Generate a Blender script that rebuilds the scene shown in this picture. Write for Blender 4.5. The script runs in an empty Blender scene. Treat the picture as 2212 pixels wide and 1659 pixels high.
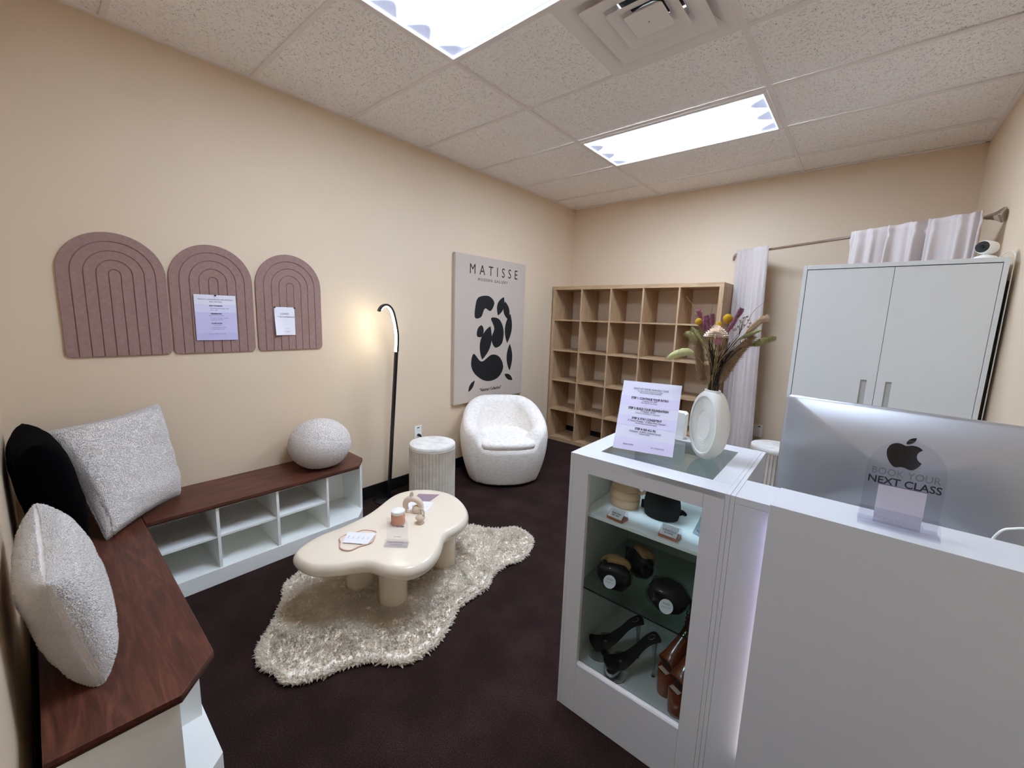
import bpy, bmesh, math, random
import numpy as np
from mathutils import Vector, Matrix, noise
random.seed(7)
PI = math.pi
S = bpy.context.scene
COL = S.collection

# ------------------------------------------------------------------ camera
yaw, pitch, roll = -0.7074779, -0.1510562, 0.0319720
FPX, PX, PY = 888.144, -8.373, -10.784
HC = 2.755                                     # ceiling height
fwd = Vector((math.sin(yaw)*math.cos(pitch), math.cos(yaw)*math.cos(pitch), math.sin(pitch)))
rt = fwd.cross(Vector((0, 0, 1))).normalized(); up = rt.cross(fwd)
rt2 = math.cos(roll)*rt + math.sin(roll)*up; up2 = -math.sin(roll)*rt + math.cos(roll)*up
cd = bpy.data.cameras.new('camera'); cam = bpy.data.objects.new('camera', cd); COL.objects.link(cam)
M = Matrix((rt2, up2, -fwd)).transposed().to_4x4(); M.translation = Vector((2.8245, -4.43816, 1.4631))
cam.matrix_world = M
cd.sensor_width = 36; cd.lens = FPX/2212*36; cd.shift_x = -PX/2212; cd.shift_y = PY/2212
cd.clip_start = 0.02
S.camera = cam

# ------------------------------------------------------------------ world, exposure
w = bpy.data.worlds.new('world'); S.world = w; w.use_nodes = True
w.node_tree.nodes['Background'].inputs[0].default_value = (.9, .93, 1, 1)
w.node_tree.nodes['Background'].inputs[1].default_value = .02
S.view_settings.view_transform = 'Standard'; S.view_settings.look = 'None'
S.view_settings.gamma = 1; S.view_settings.use_curve_mapping = False
S.view_settings.exposure = 0.6
LAMP = 16.6                                     # brightness of the ceiling troffers
try:
    S.cycles.max_bounces = 14; S.cycles.diffuse_bounces = 9; S.cycles.transparent_max_bounces = 16
except Exception: pass

# ------------------------------------------------------------------ materials
def lin(c):
    if isinstance(c, str): c = tuple(int(c[i:i+2], 16)/255 for i in (0, 2, 4))
    return tuple(((x/12.92) if x <= .04045 else ((x+.055)/1.055)**2.4) for x in c)
class NT:
    def __init__(s, name):
        s.m = bpy.data.materials.new(name); s.m.use_nodes = True; s.t = s.m.node_tree
        s.b = s.t.nodes['Principled BSDF']; s.tc = None
    def n(s, typ, **k):
        nd = s.t.nodes.new(typ)
        for a, v in k.items():
            if a.startswith('i_'): nd.inputs[int(a[2:])].default_value = v
            else: setattr(nd, a, v)
        return nd
    def l(s, a, b): s.t.links.new(a, b)
    def co(s, scale=(1, 1, 1), kind='Object', rot=(0, 0, 0)):
        tc = s.n('ShaderNodeTexCoord'); mp = s.n('ShaderNodeMapping')
        mp.inputs['Scale'].default_value = scale; mp.inputs['Rotation'].default_value = rot
        s.l(tc.outputs[kind], mp.inputs[0]); return mp.outputs[0]
    def noise(s, vec, scale, detail=3, rough=.5, dist=0):
        nd = s.n('ShaderNodeTexNoise'); s.l(vec, nd.inputs['Vector'])
        nd.inputs['Scale'].default_value = scale; nd.inputs['Detail'].default_value = detail
        nd.inputs['Roughness'].default_value = rough; nd.inputs['Distortion'].default_value = dist
        return nd.outputs['Fac']
    def ramp(s, fac, stops):
        r = s.n('ShaderNodeValToRGB'); s.l(fac, r.inputs[0]); e = r.color_ramp.elements
        while len(e) < len(stops): e.new(.5)
        for i, (p, c) in enumerate(stops):
            e[i].position = p; e[i].color = (*lin(c), 1) if len(c) != 1 else (c[0], c[0], c[0], 1)
        return r.outputs[0]
    def bump(s, h, strength=.3, dist=.002):
        b = s.n('ShaderNodeBump'); b.inputs['Strength'].default_value = strength
        b.inputs['Distance'].default_value = dist; s.l(h, b.inputs['Height']); s.l(b.outputs[0], s.b.inputs['Normal'])
def mat(name, col, rough=.5, metal=0, spec=.5, bump=None, var=None, coat=0, sheen=0, alpha=None, trans=0, ior=None, stretch=(1, 1, 1)):
    x = NT(name); b = x.b; c = (*lin(col), 1)
    b.inputs['Base Color'].default_value = c; b.inputs['Roughness'].default_value = rough
    b.inputs['Metallic'].default_value = metal; b.inputs['Specular IOR Level'].default_value = spec
    if coat: b.inputs['Coat Weight'].default_value = coat; b.inputs['Coat Roughness'].default_value = .15
    if sheen: b.inputs['Sheen Weight'].default_value = sheen; b.inputs['Sheen Roughness'].default_value = .5
    if alpha is not None: b.inputs['Alpha'].default_value = alpha
    if trans: b.inputs['Transmission Weight'].default_value = trans
    if ior: b.inputs['IOR'].default_value = ior
    if bump or var: v = x.co(stretch)
    if bump:
        x.bump(x.noise(v, bump[0], 4, .6), bump[1], bump[2] if len(bump) > 2 else .002)
    if var:
        sc, col2 = var; f = x.noise(v, sc, 3)
        x.l(x.ramp(f, [(.3, col), (.7, col2)]), b.inputs['Base Color'])
    return x.m
def emis(name, col, strength):
    x = NT(name); x.b.inputs['Base Color'].default_value = (*lin(col), 1)
    x.b.inputs['Emission Color'].default_value = (*lin(col), 1); x.b.inputs['Emission Strength'].default_value = strength
    return x.m
def wall_mat():
    x = NT('wall_paint'); v = x.co()
    x.l(x.ramp(x.noise(v, 1.3, 2), [(.3, 'DAC5AA'), (.7, 'DDCAB0')]), x.b.inputs['Base Color'])
    x.b.inputs['Roughness'].default_value = .6; x.bump(x.noise(v, 260, 3), .12, .001); return x.m
def tile_mat():
    x = NT('ceiling_tile'); v = x.co()
    vo = x.n('ShaderNodeTexVoronoi'); vo.inputs['Scale'].default_value = 125
    nz = x.n('ShaderNodeTexNoise'); nz.inputs['Scale'].default_value = 42; nz.inputs['Detail'].default_value = 2; x.l(v, nz.inputs['Vector'])
    mx = x.n('ShaderNodeVectorMath', operation='MULTIPLY_ADD'); x.l(nz.outputs['Color'], mx.inputs[0])
    mx.inputs[1].default_value = (.055, .055, .055); x.l(v, mx.inputs[2]); x.l(mx.outputs[0], vo.inputs['Vector'])
    n2 = x.noise(v, 60, 4, .65)
    r = x.ramp(vo.outputs['Distance'], [(.14, (0,)), (.36, (1,))])
    r2 = x.ramp(n2, [(.46, (1,)), (.60, (0,))])
    m = x.n('ShaderNodeMath', operation='MAXIMUM'); x.l(r, m.inputs[0]); x.l(r2, m.inputs[1])
    mix = x.n('ShaderNodeMix', data_type='RGBA'); x.l(m.outputs[0], mix.inputs[0])
    mix.inputs[6].default_value = (*lin('9C928B'), 1); mix.inputs[7].default_value = (*lin('F8F3EF'), 1)
    x.l(mix.outputs[2], x.b.inputs['Base Color']); x.b.inputs['Roughness'].default_value = .9
    x.bump(m.outputs[0], .8, .004); return x.m
def carpet_mat():
    x = NT('brown_carpet'); v = x.co()
    f = x.noise(v, 240, 4, .7); g = x.noise(v, 5, 3)
    m = x.n('ShaderNodeMath', operation='MULTIPLY_ADD'); x.l(g, m.inputs[0]); m.inputs[1].default_value = .35; x.l(f, m.inputs[2])
    x.l(x.ramp(m.outputs[0], [(.45, '1C1312'), (.68, '31221F'), (.9, '503C37')]), x.b.inputs['Base Color'])
    x.b.inputs['Roughness'].default_value = .95; x.b.inputs['Specular IOR Level'].default_value = .1
    x.bump(f, .9, .006); return x.m
def wood_mat(name, c1, c2, c3, scale=(1, 9, 9), rough=.38, sc=3.0, coat=0):
    x = NT(name); v = x.co(scale)
    n = x.noise(v, sc, 5, .62, 1.6); f2 = x.noise(x.co((scale[0]*3, scale[1]*9, scale[2]*9)), sc*3, 3, .6)
    m = x.n('ShaderNodeMath', operation='MULTIPLY_ADD'); x.l(f2, m.inputs[0]); m.inputs[1].default_value = .22; x.l(n, m.inputs[2])
    x.l(x.ramp(m.outputs[0], [(.42, c1), (.6, c2), (.8, c3)]), x.b.inputs['Base Color'])
    x.b.inputs['Roughness'].default_value = rough; x.bump(f2, .08, .001)
    if coat: x.b.inputs['Coat Weight'].default_value = coat
    return x.m
def fur_mat(name, c1, c2, sc=180, strength=.9, dist=.006, sheen=.3):
    x = NT(name); v = x.co(); f = x.noise(v, sc, 3, .6, .8); g = x.noise(v, sc*.35, 3)
    m = x.n('ShaderNodeMath', operation='ADD'); x.l(f, m.inputs[0]); x.l(g, m.inputs[1])
    x.l(x.ramp(f, [(.3, c1), (.6, c2)]), x.b.inputs['Base Color']); x.b.inputs['Roughness'].default_value = .95
    x.b.inputs['Specular IOR Level'].default_value = .15
    x.b.inputs['Sheen Weight'].default_value = sheen; x.bump(m.outputs[0], strength, dist); return x.m
def fibre_mat(name, col, k, tr=.2):
    x = NT(name); x.t.nodes.remove(x.b); out = [n for n in x.t.nodes if n.type == 'OUTPUT_MATERIAL'][0]
    a = x.n('ShaderNodeBsdfDiffuse'); b = x.n('ShaderNodeBsdfTranslucent'); mx = x.n('ShaderNodeMixShader'); mx.inputs[0].default_value = k
    for q in (a, b): q.inputs[0].default_value = (*lin(col), 1)
    x.l(a.outputs[0], mx.inputs[1]); x.l(b.outputs[0], mx.inputs[2])
    tp = x.n('ShaderNodeBsdfTransparent'); m2 = x.n('ShaderNodeMixShader'); m2.inputs[0].default_value = tr      # loose fibre lets light through
    x.l(mx.outputs[0], m2.inputs[1]); x.l(tp.outputs[0], m2.inputs[2]); x.l(m2.outputs[0], out.inputs[0]); return x.m
def glass_mat(name, tint=(.93, .97, .96), refl=.09, tr=.95):
    x = NT(name); t = x.t; t.nodes.remove(x.b)
    out = [n for n in t.nodes if n.type == 'OUTPUT_MATERIAL'][0]
    a = x.n('ShaderNodeBsdfTransparent'); a.inputs[0].default_value = (*[q*tr for q in tint], 1)
    g = x.n('ShaderNodeBsdfGlossy'); g.inputs['Roughness'].default_value = .02
    fr = x.n('ShaderNodeFresnel'); fr.inputs[0].default_value = 1.5
    mx = x.n('ShaderNodeMixShader'); mu = x.n('ShaderNodeMath', operation='MULTIPLY'); mu.inputs[1].default_value = refl*11
    mu.use_clamp = True
    ge = x.n('ShaderNodeNewGeometry'); ib = x.n('ShaderNodeMath', operation='SUBTRACT'); ib.inputs[0].default_value = 1; x.l(ge.outputs['Backfacing'], ib.inputs[1])
    m2 = x.n('ShaderNodeMath', operation='MULTIPLY'); x.l(mu.outputs[0], m2.inputs[0]); x.l(ib.outputs[0], m2.inputs[1])
    x.l(fr.outputs[0], mu.inputs[0]); x.l(m2.outputs[0], mx.inputs[0]); x.l(a.outputs[0], mx.inputs[1]); x.l(g.outputs[0], mx.inputs[2])
    x.l(mx.outputs[0], out.inputs[0]); return x.m

MWALL = wall_mat(); MTILE = tile_mat(); MCARPET = carpet_mat()
MGRID = mat('ceiling_grid_metal', 'E9E2DD', .5)
MBLACKBASE = mat('black_rubber_base', '0E0D0E', .45)
MWHITE = mat('white_laminate', 'DEDEDE', .32, bump=(400, .03))
MWHITE2 = mat('white_melamine', 'F6F8F4', .4)
MGREYCAB = mat('pale_grey_lacquer', 'E2E6E5', .38)
MBLK = mat('black_satin', '0B0B0C', .4)
MDARK = mat('dark_gap', '15110F', .8)
MTUBEBLK = mat('black_powder_coat', '131214', .35, bump=(900, .1))
MWALNUT = wood_mat('walnut_veneer', '3C1F16', '542D20', '6E402F', (1.2, 10, 10), .42)
MWALNUTY = wood_mat('walnut_veneer_lengthwise', '3C1F16', '542D20', '6E402F', (10, 1.2, 10), .42)
MWALNUTEDGE = mat('dark_walnut_edge', '35190F', .5)
MOAKX = wood_mat('oak_effect_horizontal', 'A1805F', 'B69672', 'C4A784', (1, 12, 12), .5)
MOAKZ = wood_mat('oak_effect_vertical', 'A1805F', 'B69672', 'C4A784', (12, 12, 1), .5)
MCREAM = mat('cream_lacquer', 'EADDC8', .2, coat=.4)
MRUG = fibre_mat('cream_wool', 'FFF8EB', .48)
MSHERPA = fur_mat('white_sherpa', 'ECE4DF', 'FCF7F3', 330, .7, .005)
MSHERPAP = fibre_mat('white_sherpa_fibre', 'FFFCF9', .5, .08)
MBLKFAB = mat('black_plush', '020203', .95, spec=.05, bump=(200, .3, .004))
MCERAM = mat('matte_white_ceramic', 'E3E4DE', .6, bump=(500, .05))
MBEIGECER = mat('beige_ceramic', 'D8C6B2', .55, bump=(700, .08))
MFELT = mat('mauve_felt', '9E827B', .95, spec=.1, bump=(500, .35, .002), var=(60, '937770'))
MPAPER = mat('white_paper', 'E9E8F0', .6)
MLILAC = mat('lilac_paper', 'D3CCEA', .6)
MINK = mat('dark_ink', '22202E', .6)
MINKG = mat('grey_ink', '77767F', .6)
MINKL = mat('pale_grey_ink', 'A5A4AE', .6)
MSILVER = mat('brushed_steel', 'D2CCC6', .22, metal=1)
MALU = mat('silver_aluminium', 'C3C5CA', .33, metal=.85)
MGLASS = glass_mat('clear_glass')
MGLASSG = glass_mat('green_tinted_glass', (.80, .88, .85), .09, .96)
MACRYL = glass_mat('clear_acrylic', (.97, .97, .99), .07, .97)
MCOPPER = mat('copper_base', 'B5795E', .4, metal=.3)
MTRAVERT = fur_mat('ivory_fluted_stone', 'E2D8CA', 'EFE8DC', 14, .1, .001, 0)
MMARBLE = fur_mat('white_marble', 'D9D6CF', 'F0EEE8', 10, .02, .0005, 0)

# ------------------------------------------------------------------ mesh helpers
class MB:
    def __init__(s): s.v = []; s.f = []; s.M = None
    def add(s, vs, fs):
        o = len(s.v)
        for p in vs:
            p = Vector(p)
            s.v.append(tuple(s.M @ p) if s.M else tuple(p))
        s.f += [tuple(o+i for i in f) for f in fs]; return s
    def box(s, x0, x1, y0, y1, z0, z1):
        return s.add([(x0,y0,z0),(x1,y0,z0),(x1,y1,z0),(x0,y1,z0),(x0,y0,z1),(x1,y0,z1),(x1,y1,z1),(x0,y1,z1)],
                     [(0,3,2,1),(4,5,6,7),(0,1,5,4),(1,2,6,5),(2,3,7,6),(3,0,4,7)])
    def prism(s, poly, z0, z1, T=None):
        n = len(poly); T = T or (lambda x, y, z: (x, y, z))
        vs = [T(x, y, z0) for x, y in poly]+[T(x, y, z1) for x, y in poly]
        return s.add(vs, [tuple(range(n))[::-1], tuple(range(n, 2*n))]+[(i, (i+1) % n, n+(i+1) % n, n+i) for i in range(n)])
    def loft(s, rings, cap=True, closed=True):
        n = len(rings[0]); vs = [p for r in rings for p in r]; fs = []
        for k in range(len(rings)-1):
            for i in range(n if closed else n-1):
                j = (i+1) % n; fs.append((k*n+i, k*n+j, (k+1)*n+j, (k+1)*n+i))
        if cap: fs += [tuple(range(n))[::-1], tuple(range((len(rings)-1)*n, len(rings)*n))]
        return s.add(vs, fs)
    def lathe(s, prof, n=40, c=(0, 0), cap=True):
        return s.loft([[(c[0]+r*math.cos(2*PI*i/n), c[1]+r*math.sin(2*PI*i/n), z) for i in range(n)] for r, z in prof], cap)
    def tube(s, pts, r, n=10, cap=True):
        pts = [Vector(p) for p in pts]; rr = r if isinstance(r, (list, tuple)) else [r]*len(pts)
        rings = []; prev = None
        for i, p in enumerate(pts):
            t = (pts[min(i+1, len(pts)-1)]-pts[max(i-1, 0)]).normalized()
            if prev is None:
                a = Vector((0, 0, 1)) if abs(t.z) < .9 else Vector((1, 0, 0)); u = t.cross(a).normalized()
            else: u = (prev-t*prev.dot(t)).normalized()
            prev = u; v = t.cross(u)
            rings.append([tuple(p+rr[i]*(math.cos(2*PI*k/n)*u+math.sin(2*PI*k/n)*v)) for k in range(n)])
        return s.loft(rings, cap)
    def ell(s, c, r, n=16, m=10, R=None):
        rings = []
        for j in range(1, m):
            a = PI*j/m
            ring = [Vector((r[0]*math.sin(a)*math.cos(2*PI*i/n), r[1]*math.sin(a)*math.sin(2*PI*i/n), -r[2]*math.cos(a))) for i in range(n)]
            rings.append([tuple((R @ q if R else q)+Vector(c)) for q in ring])
        return s.loft(rings, True)
    def grid(s, F, nu, nv):
        vs = [F(i/nu, j/nv) for j in range(nv+1) for i in range(nu+1)]
        return s.add(vs, [(j*(nu+1)+i, j*(nu+1)+i+1, (j+1)*(nu+1)+i+1, (j+1)*(nu+1)+i) for j in range(nv) for i in range(nu)])
    def join(s, o): return s.add(o.v, o.f)
    def mesh(s, name):
        me = bpy.data.meshes.new(name); me.from_pydata(s.v, [], s.f); me.update(); return me
def setprops(o, label=None, cat=None, group=None, kind=None):
    if label: o['label'] = label
    if cat: o['category'] = cat
    if group: o['group'] = group
    if kind: o['kind'] = kind
    return o
def obj(name, mb, m, parent=None, smooth=False, bevel=0, seg=2, loc=(0, 0, 0), rz=0, mats=None, fix=True, world=False, sub=0, **pr):
    me = mb.mesh(name) if isinstance(mb, MB) else mb
    if world:                                   # geometry was given in world space
        if parent:
            ch = []; p = parent; X = Matrix()
            while p: ch.append(p); p = p.parent
            for p in ch: X = p.matrix_basis @ X
            me.transform(X.inverted())
        else: me.transform(Matrix.Translation(-Vector(loc)))
    if fix:
        bm = bmesh.new(); bm.from_mesh(me); bmesh.ops.recalc_face_normals(bm, faces=bm.faces); bm.to_mesh(me); bm.free()
    o = bpy.data.objects.new(name, me); COL.objects.link(o)
    for q in (mats or [m]): me.materials.append(q)
    if smooth:
        for p in me.polygons: p.use_smooth = True
        if smooth != 'all':
            me.set_sharp_from_angle(angle=math.radians(smooth if smooth is not True else 40))
    o.location = loc; o.rotation_euler = (0, 0, rz)
    if parent: o.parent = parent
    if bevel:
        b = o.modifiers.new('bevel', 'BEVEL'); b.width = bevel; b.segments = seg; b.limit_method = 'ANGLE'; b.angle_limit = math.radians(35)
    if sub:
        b = o.modifiers.new('sub', 'SUBSURF'); b.levels = sub; b.render_levels = sub
    return setprops(o, **pr)
def thing(name, label, cat, loc=(0, 0, 0), rz=0, group=None, M=None):
    o = bpy.data.objects.new(name, None); COL.objects.link(o); o.empty_display_size = .05
    if M is not None: o.matrix_basis = M
    else: o.location = loc; o.rotation_euler = (0, 0, rz)
    return setprops(o, label, cat, group)
def struct(name, mb, m, parent=None, **k):
    o = obj(name, mb, m, parent, **k)
    if not parent: o['kind'] = 'structure'
    return o
def dup(o, parent=None):
    c = o.copy(); COL.objects.link(c)
    if parent: c.parent = parent
    for ch in list(o.children): dup(ch, c)
    return c
FONT = {}
def text(body, size, x=0, z=0, align='CENTER', y=-.0006, ext=.0002, sx=1, bold=0, shear=0, mb=None, T=None, spacing=1):
    """letters in the XZ plane facing -Y, centred on (x, z)"""
    cu = bpy.data.curves.new('t', 'FONT'); cu.body = body; cu.size = size; cu.align_x = align; cu.align_y = 'CENTER'
    cu.extrude = ext; cu.offset = bold; cu.shear = shear; cu.space_character = spacing; cu.resolution_u = 3
    o = bpy.data.objects.new('t', cu); me = bpy.data.meshes.new_from_object(o)
    mb = mb or MB(); T = T or (lambda a, b, c: (x+a*sx, y-c, z+b))
    mb.add([T(v.co.x, v.co.y, v.co.z) for v in me.vertices], [tuple(p.vertices) for p in me.polygons])
    bpy.data.objects.remove(o); bpy.data.curves.remove(cu); bpy.data.meshes.remove(me); return mb
def rrect(x0, x1, y0, y1, r, n=6):
    P = []
    for cx, cy, a0 in ((x1-r, y1-r, 0), (x0+r, y1-r, 90), (x0+r, y0+r, 180), (x1-r, y0+r, 270)):
        P += [(cx+r*math.cos(math.radians(a0+90*i/n)), cy+r*math.sin(math.radians(a0+90*i/n))) for i in range(n+1)]
    return P
def catmull(P, n=6):
    out = []; L = len(P)
    for i in range(L):
        p0, p1, p2, p3 = (np.array(P[(i+k-1) % L], float) for k in range(4))
        for j in range(n):
            t = j/n; out.append(tuple(.5*((2*p1)+(-p0+p2)*t+(2*p0-5*p1+4*p2-p3)*t*t+(-p0+3*p1-3*p2+p3)*t**3)))
    return out
XZ = lambda x, y, z: (x, z, y)                 # prism helper: polygon in XZ, extruded along Y

# ------------------------------------------------------------------ room shell
RX, RY, RE, OX = 3.315, -4.55, -7.45, 1.78          # near wall ends at OX; opening and unseen front area added to let light in
mb = MB().add([(-.1, RY-.1, 0), (RX+.1, RY-.1, 0), (RX+.1, .1, 0), (-.1, .1, 0)], [(0, 1, 2, 3)])
fl = MB().box(-.1, RX+.1, RE-.1, .1, -.06, 0)
struct('floor', fl, MCARPET)
struct('wall_left', MB().box(-.1, 0, RY-.1, .1, 0, HC+.1), MWALL)
struct('wall_back', MB().box(0, RX, 0, .1, 0, HC+.1), MWALL)
struct('wall_right', MB().box(RX, RX+.1, RE-.1, .1, 0, HC+.1), MWALL)
struct('wall_near', MB().box(0, OX, RY-.1, RY, 0, HC+.1), MWALL)
struct('wall_front', MB().box(-.1, RX, RE-.1, RE, 0, HC+.1), MWALL)  # unseen walls here enclose the front area added for its ceiling light
struct('wall_front_left', MB().box(-.1, 0, RE, RY-.1, 0, HC+.1), MWALL)
for nm, b in (('baseboard_left', (0, .008, RY, 0)), ('baseboard_back', (.008, RX, -.008, 0)), ('baseboard_near', (.008, OX, RY, RY+.008))):
    m_ = MB().prism([(0, 0), (0, .1), (.004, .1), (.006, .012), (.018, 0)], 0, 1) if 0 else MB().box(*b, 0, .1)
    struct(nm, m_, MBLACKBASE, bevel=.002)
# ceiling grid
G = .6096; XA = 1.0415; YB = .428; TW = .012
xs = [0, XA, XA+2*G, RX]; ys = [0, -YB]+[-(YB+G*k) for k in range(1, 12)]+[RE]
tiles = MB(); grid = MB()
skip = {(1, 2), (1, 4), (1, 5)}                 # (column, row) of troffer, vent bay and second troffer
for i in range(3):
    for j in range(len(ys)-1):
        x0, x1, y1, y0 = xs[i], xs[i+1], ys[j], ys[j+1]
        if i == 1 and j == 2: continue
        if i == 1 and j in (5, 9): continue
        if i == 1 and j == 4: x1 = XA+G
        tiles.box(x0+.006, x1-.006, y0+.006, y1-.006, HC+.007, HC+.02)
ceil = struct('ceiling', tiles, MTILE, fix=True)
struct('ceiling_slab', MB().box(-.1, RX+.1, RE-.1, .1, HC+.2, HC+.3), MWHITE2)
bpy.data.objects['ceiling_slab'].name = 'ceiling_upper'
for x in (XA, XA+2*G): grid.box(x-TW, x+TW, RE, 0, HC-.002, HC+.007)
for y in ys[1:-1]: grid.box(0, RX, y-TW, y+TW, HC-.0022, HC+.004)
grid.box(XA+G-TW, XA+G+TW, ys[5], ys[4], HC-.002, HC+.004)
grid.box(0, .022, RE, 0, HC-.0025, HC+.007); grid.box(RX-.022, RX, RE, 0, HC-.0025, HC+.007)
grid.box(0, RX, -.022, 0, HC-.0025, HC+.004); grid.box(0, RX, RE, RE+.022, HC-.0025, HC+.004)
obj('ceiling_grid', grid, MGRID, ceil)

# ------------------------------------------------------------------ troffers
def troffer_mat():
    x = NT('lit_prismatic_lens'); v = x.co((1, 1, 1))
    sp = x.n('ShaderNodeSeparateXYZ'); x.l(v, sp.inputs[0])
    def term(o, half, soft, wob=0):
        a = x.n('ShaderNodeMath', operation='ABSOLUTE'); x.l(o, a.inputs[0])
        r = x.n('ShaderNodeMapRange'); x.l(a.outputs[0], r.inputs[0])
        r.inputs[1].default_value = half-soft; r.inputs[2].default_value = half; r.inputs[3].default_value = 1; r.inputs[4].default_value = 0
        r.interpolation_type = 'SMOOTHSTEP'; return r.outputs[0]
    nz = x.noise(v, 3, 1)
    # two pairs of tubes behind the lens: bright along the middle, dimmer at the border; ends zig-zag
    wv = x.n('ShaderNodeMath', operation='SINE'); ml = x.n('ShaderNodeMath', operation='MULTIPLY'); ml.inputs[1].default_value = 34
    x.l(sp.outputs[1], ml.inputs[0]); x.l(ml.outputs[0], wv.inputs[0])
    ax = x.n('ShaderNodeMath', operation='ABSOLUTE'); x.l(sp.outputs[0], ax.inputs[0])
    ad = x.n('ShaderNodeMath', operation='MULTIPLY_ADD'); x.l(wv.outputs[0], ad.inputs[0]); ad.inputs[1].default_value = .045; x.l(ax.outputs[0], ad.inputs[2])
    tx = term(ad.outputs[0], .545, .10); ty = term(sp.outputs[1], .262, .075)
    mu = x.n('ShaderNodeMath', operation='MULTIPLY'); x.l(tx, mu.inputs[0]); x.l(ty, mu.inputs[1])
    mr = x.n('ShaderNodeMapRange'); x.l(mu.outputs[0], mr.inputs[0]); mr.inputs[3].default_value = .35; mr.inputs[4].default_value = 1.35*LAMP
    x.b.inputs['Base Color'].default_value = (.7, .75, .85, 1); x.b.inputs['Roughness'].default_value = .4
    x.l(x.ramp(mu.outputs[0], [(0, 'B4C4F4'), (.6, 'D2E3FF'), (1, 'D6E7FF')]), x.b.inputs['Emission Color'])
    x.l(mr.outputs[0], x.b.inputs['Emission Strength'])
    rib = x.n('ShaderNodeTexWave'); rib.inputs['Scale'].default_value = 60; x.l(v, rib.inputs[0]); x.bump(rib.outputs[1], .2, .001)
    return x.m
MLENS = troffer_mat(); MEDGE = emis('glowing_lens_edge', 'EAF4FF', 1.6)
def troffer(cx, cy, label):
    t = thing('ceiling_light', label, 'ceiling light', (cx, cy, HC), group='recessed fluorescent ceiling lights')
    hx, hy = G-.014, G/2-.014; f = MB()
    for a in ((-hx, hx, -hy, -hy+.018), (-hx, hx, hy-.018, hy), (-hx, -hx+.018, -hy+.018, hy-.018), (hx-.018, hx, -hy+.018, hy-.018)):
        f.box(*a, -.012, .06)
    obj('frame', f, MGRID, t, bevel=.002)
    e = MB()
    ix, iy = hx-.018, hy-.018
    for a in ((-ix, ix, -iy, -iy+.006), (-ix, ix, iy-.006, iy), (-ix, -ix+.006, -iy+.006, iy-.006), (ix-.006, ix, -iy+.006, iy-.006)):
        e.box(*a, -.009, -.005)
    obj('lens_rim', e, MEDGE, t)
    obj('diffuser', MB().box(-ix, ix, -iy, iy, -.004, 0), MLENS, t)
    return t
troffer(XA+G, -(YB+1.5*G), 'rectangular lit ceiling light in the back part of the room, nearer the bookcase')
troffer(XA+G, -(YB+4.5*G), 'lit ceiling light cut by the top edge, next to the square air vent')

troffer(XA+G, -(YB+8.5*G), 'added unseen ceiling light behind the camera, filling in light on the counter front')  # troffer added out of view to brighten surfaces facing the camera

# air vent, louvred square cones
t = thing('air_vent', 'square white ceiling air diffuser of nested louvres beside the front ceiling light', 'air vent', (XA+1.5*G, -(YB+3.5*G), HC))
def sqring(r0, z0, r1, z1, th=.004):
    m = MB(); R = lambda r, z: [(x, y, z) for x, y in rrect(-r, r, -r, r, .02, 4)]
    return m.loft([R(r0, z0), R(r1, z1), R(r1-.0015, z1+th), R(r0-.0015, z0+th), R(r0, z0)], cap=False)
obj('face_plate', MB().loft([[(x, y, z) for x, y in rrect(-r, r, -r, r, .004, 4)] for r, z in ((.293, .004), (.293, -.003), (.262, -.004), (.232, .012), (.205, .030), (.12, .06))], cap=False), MGRID, t, smooth=30)
for k, (r0, r1) in enumerate(((.222, .148), (.138, .086))):
    obj('louvre', MB().loft([[(x, y, z) for x, y in rrect(-r, r, -r, r, .012, 4)] for r, z in ((r0-.004, -.006), (r0, -.010), (r0, -.013), (r0-.006, -.013), (r1, .006), (r1-.02, .030), (r1-.017, .031), (r1+.006, .009), (r0-.004, -.006))], cap=False), MGRID, t, smooth=30)
obj('centre_plate', MB().loft([[(x, y, z) for x, y in rrect(-r, r, -r, r, .012, 4)] for r, z in ((.082, -.014), (.082, -.010), (.03, .04))]), MGRID, t, smooth=30)
obj('screw', MB().lathe([(.004, -.0155), (.004, -.013)], 10), MSILVER, t)
obj('duct_opening', MB().box(-.12, .12, -.12, .12, .07, .075), MDARK, t)

# ------------------------------------------------------------------ soft surfaces
def fuzz(fn, n, L, W, seed, bend=.5, seg=2):
    """short bent fibres; fn(rng) -> (point, normal)"""
    rng = random.Random(seed); m = MB()
    for _ in range(n):
        p, nr = fn(rng); p = Vector(p); nr = Vector(nr).normalized()
        a = Vector((rng.gauss(0, 1), rng.gauss(0, 1), rng.gauss(0, 1))); tdir = (a-nr*a.dot(nr)).normalized(); s_ = nr.cross(tdir)
        l = L*rng.uniform(.6, 1.25); wd = W*rng.uniform(.7, 1.3); rings = []
        for k in range(seg+1):
            t = k/seg; c = p+nr*l*(t-.35*bend*t*t)+tdir*l*bend*t*t; ww = wd*(1-.75*t**2)
            rings.append([tuple(c+ww*(math.cos(q)*s_+math.sin(q)*(tdir*(1-bend*t)+nr*bend*t))) for q in (0, 2.09, 4.19)])
        m.loft(rings, cap=False); o = len(m.v); m.f.append((o-3, o-2, o-1))
    return m
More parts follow.
